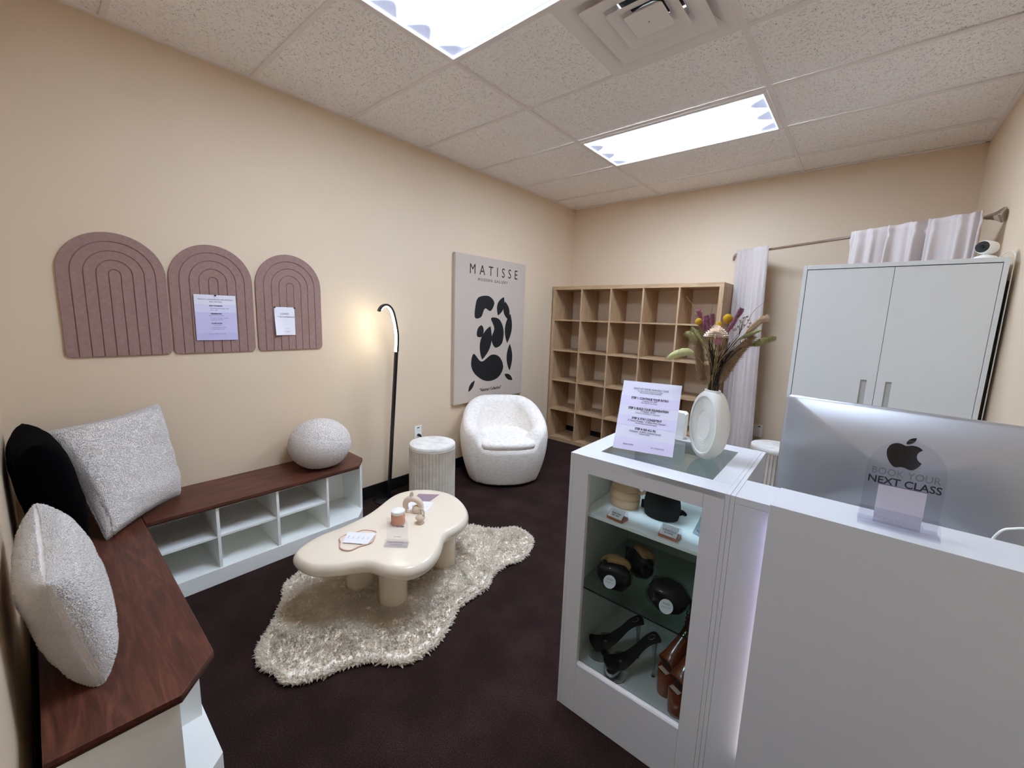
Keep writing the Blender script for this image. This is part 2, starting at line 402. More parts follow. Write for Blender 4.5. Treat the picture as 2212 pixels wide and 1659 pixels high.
def pillow_fn(w_, h_, T, pinch=.07, wr=0, seed=0):
    """two-sided cushion in local XZ, thickness along Y; returns F(u, v, side)"""
    def F(u, v, s):
        a = max(0, 1-u**4); b = max(0, 1-v**4)
        x = w_/2*u*(1-pinch*(1-v*v)*(abs(u)**3)); z = h_/2*v*(1-pinch*(1-u*u)*(abs(v)**3))
        d = T/2*(a*b)**.42*(1-.10*(u*u+v*v))
        if wr: d += wr*noise.noise(Vector((x*5+seed, z*9, s*3)))*(a*b)**.3
        d += .004*noise.noise(Vector((x*22+seed, z*22, s*7)))*(a*b)**.2
        return Vector((x, s*d, z))
    return F
def pillow(name, label, M, w_, h_, T, m, fm=None, nf=0, L=.011, W=.0028, pinch=.07, wr=0, seed=0, squash=None, group=None):
    F0 = pillow_fn(w_, h_, T, pinch, wr, seed)
    F = (lambda u, v, s: squash(F0(u, v, s))) if squash else F0
    t = thing(name, label, 'pillow', M=M, group=group); mb = MB(); N = 44
    g = lambda k: math.sin((k/N-.5)*PI)*.35+(k/N*2-1)*.65
    for s in (-1, 1):
        mb.add([F(g(i), g(j), s) for j in range(N+1) for i in range(N+1)], [(j*(N+1)+i, j*(N+1)+i+1, (j+1)*(N+1)+i+1, (j+1)*(N+1)+i) for j in range(N) for i in range(N)])
    me = mb.mesh('cover'); bm = bmesh.new(); bm.from_mesh(me); bmesh.ops.remove_doubles(bm, verts=bm.verts, dist=.0006); bm.to_mesh(me); bm.free()
    obj('cover', me, m, t, smooth='all')
    if nf:
        def smp(r):
            u, v, s = r.uniform(-.995, .995), r.uniform(-.995, .995), r.choice((-1, 1)); e = .01
            if r.random() < .42:                     # the steep band along the seam needs its share of fibres
                q_ = r.choice((-1, 1))*(1-.10*r.random()**2)
                if r.random() < .5: u = q_
                else: v = q_
                u, v = max(-.999, min(.999, u)), max(-.999, min(.999, v)); e = .0009
            p = F(u, v, s); a = F(min(u+e, 1), v, s)-p; b = F(u, min(v+e, 1), s)-p; nn = a.cross(b)*(-s)
            if nn.length < 1e-12: nn = Vector((u, .2*s, v))
            q = nn.normalized()
            edge = max(abs(u), abs(v)); 
            if edge > .93: q = (q+Vector((u, 0, v))*2.5*(edge-.9)/.1).normalized()
            return p, q
        obj('fleece_pile', fuzz(smp, nf, L, W, seed, .5), fm, t, smooth='all', fix=False, kind='stuff')
    return t
def frame_from(BL, BR, TL):
    X = (Vector(BR)-Vector(BL)).normalized(); Z = Vector(TL)-Vector(BL); Z = (Z-X*Z.dot(X)).normalized(); Y = Z.cross(X)
    m = Matrix((X, Y, Z)).transposed().to_4x4(); return m

# ------------------------------------------------------------------ L-shaped cubby bench
BH = .435; TT = .015
def bench(label, pts_top, base, dividers, endpanel, mid, loc, rz, back):
    """local frame: X along the bench, Y from the wall (0) to the front"""
    t = thing('storage_bench', label, 'bench', loc, rz)
    tp = obj('seat_top', MB().prism(pts_top, BH, BH+TT), MWALNUT, t, bevel=.0015)
    obj('edge_band', MB().prism([(x+(.0008 if 0 else 0), y) for x, y in pts_top], BH-.006, BH-.0002), MWALNUTEDGE, tp)
    obj('plinth', MB().prism(base, 0, .085), MWHITE2, t, bevel=.001)
    for x in dividers: obj('divider', MB().box(x-.007, x+.007, .008, .365, .085, BH-.006), MWHITE2, t)
    obj('back_panel', MB().box(back[0], back[1], 0, .008, .085, BH-.006), MWHITE2, t)
    obj('end_panel', MB().box(*endpanel, 0, BH-.006), MWHITE2, t, bevel=.001)
    for x0, x1 in mid: obj('shelf', MB().box(x0, x1, .008, .355, .252, .264), MWHITE2, t)
    return t
# along the left wall: local x = -world y ... placed with rz = 90 deg so local X -> +y, local Y -> -x ; use mirrored polygon instead
def TA(pts): return [(x, -y) for x, y in pts]
tA = thing('storage_bench', 'low white cubby bench with walnut top along the left wall under the arch boards', 'bench', (.004, -4.163, 0))
AX = lambda y: y+4.163
topA = [(0, 0), (.382, 0), (.382, 1.077), (.262, 1.172), (.056, 1.172), (0, 1.172)]
s_ = obj('seat_top', MB().prism(topA, BH, BH+TT), MWALNUTY, tA, bevel=.0015)
obj('edge_band', MB().prism(topA, BH-.006, BH-.0002), MWALNUTEDGE, s_)
obj('plinth', MB().prism([(0, .0), (.372, .0), (.372, 1.073), (.27, 1.16), (0, 1.16)], 0, .085), MWHITE2, tA, bevel=.001)
for y in (.284, .577, .870): obj('divider', MB().box(.008, .366, y-.007, y+.007, .085, BH-.006), MWHITE2, tA)
obj('back_panel', MB().box(0, .008, 0, 1.16, .085, BH-.006), MWHITE2, tA)
obj('end_panel', MB().box(0, .262, 1.150, 1.166, 0, BH-.006), MWHITE2, tA, bevel=.001)
for y0, y1 in ((.003, .277), (.291, .570), (.584, .863)): obj('shelf', MB().box(.008, .355, y0, y1, .252, .264), MWHITE2, tA)
obj('shelf_pin', MB().tube([(.3, .863, .40), (.3, .858, .40)], .005, 8), MBLK, tA)

tB = thing('storage_bench', 'white cubby bench with walnut top in the near left corner under the big pillows', 'bench', (.004, -4.508, 0))
topB = [(0, 0), (1.562, 0), (1.574, .244), (1.465, .342), (0, .342)]
s_ = obj('seat_top', MB().prism(topB, BH, BH+TT), MWALNUT, tB, bevel=.0015)
obj('edge_band', MB().prism(topB, BH-.008, BH-.0002), MWALNUTEDGE, s_)
obj('plinth', MB().prism([(.385, .0), (1.548, .0), (1.548, .245), (1.458, .345), (.385, .345)], 0, .085), MWHITE2, tB, bevel=.001)
obj('divider', MB().box(1.254, 1.268, .008, .336, .085, BH-.008), MWHITE2, tB)
obj('divider', MB().box(.962, .976, .008, .336, .085, BH-.008), MWHITE2, tB)
obj('divider', MB().box(.67, .684, .008, .336, .085, BH-.008), MWHITE2, tB)
obj('divider', MB().box(.385, .399, .008, .336, .085, BH-.008), MWHITE2, tB)
obj('back_panel', MB().box(.385, 1.548, 0, .008, .085, BH-.008), MWHITE2, tB)
obj('end_panel', MB().box(1.548, 1.563, 0, .240, 0, BH-.008), MWHITE2, tB, bevel=.001)
for x0, x1 in ((.399, .67), (.684, .962), (.976, 1.254)): obj('shelf', MB().box(x0, x1, .008, .33, .252, .264), MWHITE2, tB)

# pillows
BLp, BRp, TLp = Vector((.452, -4.305, .462)), Vector((.118, -3.985, .478)), Vector((.235, -4.455, .92))
Mp = frame_from(BLp, BRp, TLp); Mp.translation = (BLp+BRp)/2+(TLp-BLp)/2
QB = [Vector(q) for q in ((.455, -4.300, .455), (.125, -3.985, .460), (.095, -4.035, .955), (.215, -4.430, .905))]
QN = ((QB[1]-QB[0]).cross(QB[3]-QB[0])).normalized()*1
QC = (QB[0]+QB[1]+QB[2]+QB[3])/4
def quad(p):
    u, v = p.x/.50+.5, p.z/.52+.5
    return QB[0]*(1-u)*(1-v)+QB[1]*u*(1-v)+QB[2]*u*v+QB[3]*(1-u)*v-QC+QN*(-p.y)*(.75 if p.y > 0 else 1.15)
pillow('square_pillow', 'large square white fleece pillow standing upright on the corner of the bench', Matrix.Translation(QC), .50, .52, .14, MSHERPA, MSHERPAP, 48000, .0056, .0026, .06, .012, 3, squash=quad)
Mk = Matrix.Translation((.33, -4.445, .70)) @ Matrix.Rotation(math.radians(4), 4, 'Z') @ Matrix.Rotation(math.radians(8), 4, 'X')
pillow('square_pillow', 'black plush pillow in the corner behind the two white fleece pillows', Mk, .47, .48, .17, MBLKFAB, None, 0, pinch=.02, seed=9)
Mn = Matrix.Translation((1.145, -4.437, .638)) @ Matrix.Rotation(.198, 4, 'X') @ Matrix.Rotation(.068, 4, 'Y')
pillow('square_pillow', 'puffy white fleece pillow nearest the camera, leaning on the near wall', Mn, .507, .35, .152, MSHERPA, MSHERPAP, 52000, .0058, .0024, .03, .006, 21)

# round ball pillow
tb = thing('ball_pillow', 'round white fleece ball pillow with a seam on the end of the bench', 'pillow', (.200, -3.252, .45))
def ballP(a, b):
    r = (.186, .186, .160); p = Vector((r[0]*math.sin(b)*math.cos(a), r[1]*math.sin(b)*math.sin(a), -r[2]*math.cos(b)))
    q = p.normalized(); gr = abs(q.z-.55*q.x*0-.30+.25*q.y)
    k = 1-.022*math.exp(-(gr/.03)**2)+.012*noise.noise(q*2.2+Vector((3, 1, 0)))+.006*noise.noise(q*9)
    p = p*k
    if p.z < -.13: p.z = -.13-(abs(p.z)-.13)*.45
    return p+Vector((0, 0, .147)), q
mb = MB(); mb.loft([[ballP(2*PI*i/64, PI*j/44)[0] for i in range(64)] for j in range(1, 44)])
obj('cover', mb, MSHERPA, tb, smooth='all')
def smp(r):
    z = r.uniform(-.85, 1); a = r.uniform(0, 2*PI); return ballP(a, math.acos(-z))
obj('fleece_pile', fuzz(smp, 24000, .0054, .0025, 4, .5), MSHERPAP, tb, smooth='all', fix=False, kind='stuff')

# ------------------------------------------------------------------ armchair
tc = thing('armchair', 'round ivory textured barrel armchair under the poster', 'armchair', (.425, -1.675, 0), math.radians(-40))
def boucle():
    x = NT('ivory_boucle'); v = x.co((1, 1, 2.6)); f = x.noise(v, 42, 4, .65, .7); g = x.noise(v, 160, 2)
    m = x.n('ShaderNodeMath', operation='MULTIPLY_ADD'); x.l(g, m.inputs[0]); m.inputs[1].default_value = .4; x.l(f, m.inputs[2])
    x.l(x.ramp(f, [(.35, 'EDE6DC'), (.55, 'FFFAF3')]), x.b.inputs['Base Color']); x.b.inputs['Roughness'].default_value = .95
    x.b.inputs['Sheen Weight'].default_value = .2; x.bump(m.outputs[0], .8, .007); return x.m
MBOU = boucle()
SEATZ = .40
def chair_ring(t, A):
    """t 0..1 along the section (outer bottom -> outer top -> over -> inner down to seat), A angle from the facing direction (+X)"""
    a = abs((A+PI) % (2*PI)-PI)                      # 0 at the front, pi at the back
    s = min(1, max(0, (a-math.radians(35))/math.radians(115))); s = s*s*(3-2*s)
    front = min(1, max(0, (a-math.radians(33))/math.radians(14))); front = front*front*(3-2*front)
    H = SEATZ-.005+(.50+.21*s-SEATZ+.005)*front
    c, sn = math.cos(A), math.sin(A); n_ = 2.5
    def R(z):
        k = z/.42; bul = 1-.23*max(0, 1-k)**2.0-.30*max(0, k-1)**1.35
        r = .395*bul/((abs(c)**n_+abs(sn)**n_)**(1/n_)); return r*(.97 if a < .8 else 1)
    th = .070+.008*s+.045*(1-front)
    rO = R(H-.06)
    if t < .5:
        z = .03+(H-.07-.03)*(t/.5); return Vector((c*R(z), sn*R(z), z))
    if t < .78:
        q = (t-.5)/.28*PI; cx = R(H-.07)-th
        return Vector((c*(cx+th*math.cos(q)), sn*(cx+th*math.cos(q)), H-.07+.07*math.sin(q)))
    q = (t-.78)/.22; cx = R(H-.07)-2*th; z0 = H-.07; z1 = SEATZ-.05
    rr = cx-.035*q; z = z0+(min(z1, z0)-z0)*q
    return Vector((c*rr, sn*rr, z))
NA, NTT = 112, 46
rings = []
for k in range(NTT+1):
    rings.append([chair_ring(k/NTT, 2*PI*i/NA) for i in range(NA)])
mb = MB(); mb.loft([[tuple(p*1) for p in r] for r in rings], cap=True)
obj('shell', mb, MBOU, tc, smooth='all')
def seat_pt(r, A, z):
    c, sn = math.cos(A), math.sin(A); k = 1/((abs(c)**2.5+abs(sn)**2.5)**(.4))
    w_ = abs((A+PI) % (2*PI)-PI); q = min(1, max(0, (w_-.58)/.24)); q = q*q*(3-2*q); e = .386*(1-q)+.285*q
    return (c*e*k*r, sn*e*k*r, z)
mb = MB(); mb.loft([[seat_pt(r, 2*PI*i/96, z) for i in range(96)] for r, z in ((.94, .35), (.975, .375), (.985, .388), (.978, .402), (.955, .412), (.91, .419), (.8, .424), (.5, .428), (.1, .429))])
obj('seat_cushion', mb, MBOU, tc, smooth='all')
obj('base', MB().lathe([(.28, 0), (.29, .012), (.29, .035)], 48), MBLK, tc)

# ------------------------------------------------------------------ fluted drum stools
def drum():
    t = thing('drum_table', 'ivory fluted drum table with a marble top standing between the lamp and the armchair', 'side table', (.352, -2.44, 0), group=None)
    n = 264; fl_ = 44
    def ring(z, k=1.0, flute=1): return [((.176*k-(.0075)*flute*(abs(math.cos(fl_*PI*i/n))**.7)+.004)*math.cos(2*PI*i/n), (.176*k-(.0075)*flute*(abs(math.cos(fl_*PI*i/n))**.7)+.004)*math.sin(2*PI*i/n), z) for i in range(n)]
    m = MB().loft([ring(0), ring(.425), ring(.43, 1, 0)], True)
    obj('fluted_body', m, MTRAVERT, t, smooth=50)
    obj('table_top', MB().lathe([(.16, .43), (.176, .432), (.179, .440), (.179, .456), (.175, .463), (.165, .466), (.001, .467)], 72), MMARBLE, t, smooth=35)
    return t
d1 = drum()
d2 = dup(d1); d2.location = (2.375, -.44, 0)
d2['label'] = 'ivory fluted drum table half hidden behind the counter, below the back wall outlet'
for d in (d1, d2): d['group'] = 'fluted drum tables'

# ------------------------------------------------------------------ cloud coffee table
ZT = .330
rim36 = [(0.987, -3.741), (1.09, -3.729), (1.148, -3.692), (1.196, -3.634), (1.233, -3.568), (1.273, -3.53), (1.335, -3.514), (1.392, -3.487), (1.44, -3.445), (1.451, -3.375), (1.431, -3.296), (1.377, -3.218), (1.321, -3.154), (1.316, -3.082), (1.3, -2.99), (1.238, -2.904), (1.11, -2.834), (0.979, -2.813), (0.857, -2.858), (0.781, -2.941), (0.758, -3.047), (0.798, -3.149), (0.857, -3.268), (0.885, -3.372), (0.9, -3.491), (0.899, -3.602), (0.941, -3.702)]
kk = (1.4631-ZT)/(1.4631-.36)                  # same silhouette at the table's true height
rim = [(2.8245+(x-2.8245)*kk, -4.43816+(y+4.43816)*kk) for x, y in rim36]
cx = sum(p[0] for p in rim)/len(rim); cy = sum(p[1] for p in rim)/len(rim)
loc = catmull([(x-cx, y-cy) for x, y in rim], 6)
for _ in range(6): loc = [tuple((loc[i-1][k]+2*loc[i][k]+loc[(i+1) % len(loc)][k])/4 for k in (0, 1)) for i in range(len(loc))]
def inset(P, d):
    out = []; n = len(P)
    for i in range(n):
        a = Vector(P[i-1]); b = Vector(P[(i+1) % n]); tt = (b-a).normalized(); nn = Vector((tt.y, -tt.x)); out.append((P[i][0]-nn.x*d, P[i][1]-nn.y*d))
    return out
area = sum(loc[i-1][0]*loc[i][1]-loc[i][0]*loc[i-1][1] for i in range(len(loc)))
sg = 1 if area > 0 else -1
tt_ = thing('coffee_table', 'cream lacquered cloud-shaped coffee table on thick round legs standing on the shaggy rug', 'coffee table', (cx, cy, 0))
R0 = .036; rings = []
for d, z in ((.06, -.074), (.022, -.073), (.008, -.068), (-.004, -.058), (-.010, -.046), (-.012, -.034), (-.010, -.022), (-.005, -.012), (.001, -.0045), (.006, -.0012), (.012, 0), (.04, .0003)):
    rings.append([(x, y, ZT+z) for x, y in inset(loc, sg*d)])
obj('table_top', MB().loft(rings), MCREAM, tt_, smooth=50)
for (x, y) in ((1.165, -3.345), (.925, -3.395), (1.105, -2.965)):
    obj('leg', MB().lathe([(.070, .012), (.072, .016), (.072, ZT-.06)], 48, (x-cx, y-cy)), MCREAM, tt_, smooth=40)

# ------------------------------------------------------------------ shaggy rug
RUG = [(1.058, -3.942), (0.993, -3.91), (0.932, -3.853), (0.829, -3.773), (0.753, -3.719), (0.668, -3.682), (0.608, -3.598), (.60, -3.42), (.66, -3.2), (.70, -3.0), (.74, -2.78), (0.886, -2.561), (1.012, -2.509), (1.092, -2.448), (1.148, -2.359), (1.24, -2.354), (1.333, -2.394), (1.403, -2.504), (1.423, -2.62), (1.392, -2.75), (1.404, -2.856), (1.444, -2.928), (1.449, -3.044), (1.46, -3.181), (1.503, -3.243), (1.543, -3.344), (1.556, -3.416), (1.553, -3.51), (1.509, -3.569), (1.431, -3.623), (1.395, -3.668), (1.366, -3.732), (1.352, -3.786), (1.322, -3.858), (1.27, -3.912), (1.2, -3.92), (1.136, -3.944)]
rc = (1.08, -3.15); rl = catmull([(x-rc[0], y-rc[1]) for x, y in RUG], 4)
tr = thing('shaggy_rug', 'cream shaggy wavy-edged rug under the coffee table', 'rug', (*rc, 0))
ar = sum(rl[i-1][0]*rl[i][1]-rl[i][0]*rl[i-1][1] for i in range(len(rl))); sr = 1 if ar > 0 else -1
rin = inset(rl, sr*.018)
rpad = inset(rl, sr*.034)
obj('backing', MB().loft([[(x, y, z) for x, y in P_] for P_, z in ((rin, .0015), (rin, .006), (inset(rl, sr*.024), .013), (rpad, .018))]), mat('rug_backing', 'FFF8EA', .95), tr)
def pip(x, y, P):
    c = False; j = len(P)-1
    for i in range(len(P)):
        if (P[i][1] > y) != (P[j][1] > y) and x < (P[j][0]-P[i][0])*(y-P[i][1])/(P[j][1]-P[i][1])+P[i][0]: c = not c
        j = i
    return c
def rugs(r):
    while True:
        x, y = r.uniform(-.52, .52), r.uniform(-.83, .83)
        if pip(x, y, rin): break
    f = noise.noise(Vector((x*3.1, y*3.1, 1))); g = noise.noise(Vector((x*3.1, y*3.1, 7)))
    f2 = noise.noise(Vector((x*14, y*14, 3))); g2 = noise.noise(Vector((x*14, y*14, 9)))
    # fibres comb outward near the rim
    d = min(math.hypot(x-p[0], y-p[1]) for p in rin[::3]); ox = oy = 0
    if d < .05:
        p = min(rin[::3], key=lambda p: math.hypot(x-p[0], y-p[1])); l = math.hypot(p[0]-x, p[1]-y)+1e-6
        ox, oy = (p[0]-x)/l*(.05-d)/.05*1.3, (p[1]-y)/l*(.05-d)/.05*1.3
    return (x, y, .015 if d > .03 else .009), (f*1.0+f2*1.0+ox*.7, g*1.0+g2*1.0+oy*.7, .6)
def rugedge(r):
    i = r.randrange(len(rl)); a = Vector(rl[i]); b = Vector(rl[(i+1) % len(rl)]); q = a+(b-a)*r.random(); tg = (b-a).normalized(); nn = Vector((tg.y, -tg.x))*(1 if sr > 0 else -1); q = q-nn*r.uniform(.008, .03)
    return (q.x, q.y, r.uniform(.004, .014)), (nn.x+r.gauss(0, .35), nn.y+r.gauss(0, .35), r.uniform(.25, 1.1))
pile = fuzz(rugs, 24000, .019, .0062, 5, .6, 3); pile.join(fuzz(rugedge, 5000, .024, .0066, 6, .35, 3))
obj('wool_pile', pile, MRUG, tr, smooth='all', fix=False, kind='stuff')

# ------------------------------------------------------------------ floor lamp
tl = thing('floor_lamp', 'slim black floor lamp with a glowing curved arm beside the bench', 'lamp', (.12, -2.70, 0))
def lamp_path():
    P = [(0, .012, .012)]
    for k in range(1, 9): P.append((.08*k/8, .012+.028*k/8, .012+1.165*k/8))
    return P
base = lamp_path()
arc = [(.08, .040, 1.177), (.08, .044, 1.30), (.08, .030, 1.39), (.08, .008, 1.468), (.08, -.018, 1.503), (.08, -.048, 1.513), (.08, -.080, 1.498), (.08, -.100, 1.468)]
def smoothpath(P, n=6):
    out = []
    for i in range(len(P)-1):
        p0, p1, p2, p3 = (np.array(P[min(max(k, 0), len(P)-1)], float) for k in (i-1, i, i+1, i+2))
        for j in range(n):
            t = j/n; out.append(tuple(.5*((2*p1)+(-p0+p2)*t+(2*p0-5*p1+4*p2-p3)*t*t+(-p0+3*p1-3*p2+p3)*t**3)))
    return out+[tuple(P[-1])]
arc = smoothpath(arc, 7)
def ribbon(P, hw, y0, y1):
    """rectangular bar in the YZ plane; hw half width in X, y0..y1 offsets along the inward normal"""
    rings = []
    for i, p in enumerate(P):
        a = Vector(P[max(i-1, 0)]); b = Vector(P[min(i+1, len(P)-1)]); t = (b-a).normalized(); nn = Vector((0, -t.z, t.y)).normalized(); p = Vector(p)
        rings.append([tuple(p+nn*y0+Vector((-hw, 0, 0))), tuple(p+nn*y0+Vector((hw, 0, 0))), tuple(p+nn*y1+Vector((hw, 0, 0))), tuple(p+nn*y1+Vector((-hw, 0, 0)))])
    return MB().loft(rings)
obj('pole', ribbon(base, .011, -.010, .012), MTUBEBLK, tl, bevel=.002)
obj('arm', ribbon(arc, .0125, -.012, .004), MTUBEBLK, tl, bevel=.0015)
obj('light_strip', ribbon(arc[:-4], .0105, .0042, .0095), emis('warm_led', 'FFF6DC', 26), tl)
obj('base', MB().lathe([(.11, 0), (.11, .008), (.104, .011), (.001, .012)], 40, (.0, .0)), MTUBEBLK, tl, smooth=30)

# ------------------------------------------------------------------ arch felt boards
def arch(y, label):
    t = thing('arch_board', label, 'pin board', (0, y, 1.205), group='mauve felt arch pin boards')
    def outl(w_, z0, sh=0, n=32):
        P = [(-w_, z0)] if not sh else [(-w_+.022, z0), (-w_+.006, z0+.006), (-w_, z0+.022)]
        P += [(-w_*math.cos(PI*k/n), .4+w_*math.sin(PI*k/n)) for k in range(n+1)]
        P += [(w_, z0)] if not sh else [(w_, z0+.022), (w_-.006, z0+.006), (w_-.022, z0)]
        return P
    T = lambda a, b, c: (c, a, b)
    obj('backing', MB().prism(outl(.1965, 0, 1), 0, .0075, T), MFELT, t)
    m = MB()
    for k in range(5):
        ro = .1975-.0439*k-(.0016 if k else 0); ri = .1975-.0439*(k+1)+.0016; z0 = 0
        o = outl(ro, z0, 1 if k == 0 else 0)
        if k == 4: m.prism(o, .0075, .012, T); continue
        i = outl(ri, z0)
        if k == 0:                                   # sample the outer arch like the inner one
            o2 = [(-ro+.022, 0)]+o[1:-1]+[(ro-.022, 0)]
            L = [(-ro, .022)]+o[3:-3]+[(ro, .022)]; arcO = o[3:-3]; arcI = i[1:-1]
            po = [(-ro+.022, 0), (-ro+.006, .006), (-ro, .022)]+arcO+[(ro, .022), (ro-.006, .006), (ro-.022, 0)]
            pi_ = [(-ri, 0)]*1+[(-ri, .006), (-ri, .022)]+arcI+[(ri, .022), (ri, .006), (ri, 0)]
        else:
            po = o; pi_ = i
        n = len(po); vs = [T(*p, .0075) for p in po]+[T(*p, .0075) for p in pi_]+[T(*p, .012) for p in po]+[T(*p, .012) for p in pi_]
        fs = []
        for q in range(n-1):
            fs += [(q, q+1, 2*n+q+1, 2*n+q), (n+q+1, n+q, 3*n+q, 3*n+q+1), (2*n+q, 2*n+q+1, 3*n+q+1, 3*n+q)]
        fs += [(0, 2*n, 3*n, n), (n-1, 2*n-1, 4*n-1, 3*n-1)]
        m.add(vs, fs)
    obj('ribbed_face', m, MFELT, t, bevel=.0022, seg=3)
    return t
arch(-4.137, 'mauve arch pin board without any notice, first from the left')
arch(-3.733, 'mauve arch pin board in the middle, with a large lilac notice pinned on it')
arch(-3.322, 'mauve arch pin board with a small white notice pinned on it, nearest the lamp')

# ------------------------------------------------------------------ notices on the boards
def sheet(name, label, cat, M, W_, H_, m, bands=(), curl=None, group=None):
    t = thing(name, label, cat, M=M, group=group)
    F = curl or (lambda x, z: 0)
    mb = MB(); n = 8
    vs = [(-W_/2+W_*i/n, F(i/n, j/n), -H_/2+H_*j/n) for j in range(n+1) for i in range(n+1)]
    mb.add(vs, [(j*(n+1)+i, j*(n+1)+i+1, (j+1)*(n+1)+i+1, (j+1)*(n+1)+i) for j in range(n) for i in range(n)])
    mb.add([(x, y+.0004, z) for x, y, z in vs], [(j*(n+1)+i, (j+1)*(n+1)+i, (j+1)*(n+1)+i+1, j*(n+1)+i+1) for j in range(n) for i in range(n)])
    obj('paper', mb, m, t, fix=False)
    for z0, z1, bm in bands: obj('tinted_band', MB().box(-W_/2, W_/2, -.0004, -.0001, z0, z1), bm, t)
    return t
def pin(t, x, z, y=-.001): obj('push_pin', MB().tube([(x, y, z), (x, y-.003, z), (x, y-.004, z), (x, y-.010, z)], [.0045, .0045, .003, .004], 12), MBLK, t, smooth=30)
def wallM(x, y, z, ry=0):                      # frame on the left wall: local -Y faces +X
    return Matrix.Translation((x, y, z)) @ Matrix.Rotation(PI/2, 4, 'Z') @ Matrix.Rotation(ry, 4, 'Y')
LB = mat('pale_lilac_print', 'D6D5EC', .6); LB2 = mat('lilac_print', 'C9C4E8', .6)
t = sheet('notice', 'large lilac price notice held by one black pin on the middle arch board', 'notice', wallM(.0185, -3.730, 1.403), .200, .254, mat('notice_paper', 'DFDEEA', .6),
          ((.03, .074, LB), (-.085, .03, LB2), (-.127, -.085, mat('deeper_lilac_print', 'C0BCE4', .6))))
m = MB(); text('PRIVATE CLASS/SEMINAR AND OPTIONS', .0092, 0, .101, mb=m); text('Single Class Rates', .0085, 0, .089, mb=m)
text('Good Mix of 3 Classes - $75', .0078, -.028, .052, align='LEFT', mb=m); text('Intros, $25', .0078, -.028, .042, align='LEFT', mb=m)
text('8 Classes Monthly - $160/m', .0078, -.028, -.002, align='LEFT', mb=m); text('Unlimited - $199/m', .0078, -.028, -.012, align='LEFT', mb=m)
text('1 Class Drop In - $30', .0078, -.028, -.055, align='LEFT', mb=m); text('5 Class Pack - $125', .0078, -.028, -.065, align='LEFT', mb=m)
text('SCAN TO BOOK YOUR CLASS', .006, 0, -.092, mb=m)
obj('print', m, MINKG, t)
m = MB(); text('NEW STUDENTS', .0085, 0, .066, bold=.0004, mb=m); text('MEMBERSHIPS', .0085, 0, .022, bold=.0004, mb=m); text('Month to month, no contract', .006, 0, .012, mb=m)
text('CLASS PACKS', .0085, 0, -.032, bold=.0004, mb=m); text('3 month expiry', .006, 0, -.041, mb=m)
obj('headings', m, MINK, t); pin(t, 0, .124)
def curl2(u, v): return -.016*max(0, .45-u)*max(0, .75-v)*3
t = sheet('notice', 'small white notice with two black pins on the rightmost arch board', 'notice', wallM(.0185, -3.363, 1.388), .122, .176, MPAPER, curl=curl2)
m = MB(); text('LOVED', .0165, 0, .045, mb=m, y=-.0012); text('YOUR EXPERIENCE?', .0125, .004, .026, mb=m, y=-.0012)
obj('headline', m, MINKG, t)
m = MB(); text('LEAVE A REVIEW', .0065, .002, -.066, mb=m, y=-.0012); text('*  *  *  *  *', .010, .006, -.049, mb=m, y=-.0012)
obj('print', m, MINKL, t); pin(t, -.059, .086); pin(t, .059, .084)

# ------------------------------------------------------------------ poster
t = thing('canvas_poster', 'grey canvas poster with black cut-out shapes hanging above the armchair', 'poster', M=wallM(.0365, -1.444, 1.3205))
MCANV = mat('grey_canvas', 'C0B2A5', .85, bump=(900, .1))
obj('canvas', MB().box(-.494, .494, 0, .036, -.6865, .6865), MCANV, t, bevel=.003)
MART = mat('poster_black', '0C0B0D', .75)
m = MB()
text('MATISSE', .128, .02, .560, sx=.86, mb=m, spacing=1.85)
text('MODERN GALLERY', .0385, .0, .474, mb=m, spacing=1.36)
text('"Abstract Collection"', .042, -.0, -.583, mb=m, sx=.86, bold=.0012)
obj('lettering', m, MART, t)
def blob(P, n=6): return MB().prism(catmull(P, n), -.0012, .0002, XZ)
art = MB()
def leafshape(cx, cz, L, Wd, ang, n=14):
    P = [(L*(-.5+k/n), Wd*math.sin(PI*k/n)**.8) for k in range(n+1)]+[(L*(.5-k/n), -Wd*.8*math.sin(PI*k/n)**.9) for k in range(1, n)]
    c, q = math.cos(ang), math.sin(ang); return MB().prism([(cx+x*c-z*q, cz+x*q+z*c) for x, z in P], -.0012, .0002, XZ)
art.join(blob([(-.24, .22), (-.20, .31), (-.06, .33), (.02, .27), (-.03, .19), (-.11, .21), (-.16, .13), (-.24, .12)]))
art.join(leafshape(.12, .24, .20, .055, 1.15)); art.join(leafshape(.21, .20, .19, .05, 1.9)); art.join(leafshape(.25, .02, .30, .06, 1.45))
art.join(blob([(-.02, .12), (.10, .11), (.17, .0), (.15, -.13), (.05, -.17), (-.01, -.08), (.03, .02)]))
art.join(leafshape(-.08, -.12, .34, .085, 1.25)); art.join(leafshape(.28, -.28, .28, .05, 1.6))
art.join(blob([(-.25, -.22), (-.14, -.30), (.0, -.24), (.12, -.27), (.18, -.38), (.10, -.48), (-.06, -.50), (-.21, -.43), (-.28, -.33)]))
art.join(blob([(-.20, .02), (-.15, .05), (-.12, .0), (-.15, -.06), (-.21, -.05)]))
art.join(leafshape(-.27, -.53, .13, .025, .9)); art.join(leafshape(.27, -.49, .15, .03, -.5))
obj('cut_out_shapes', art, MART, t)

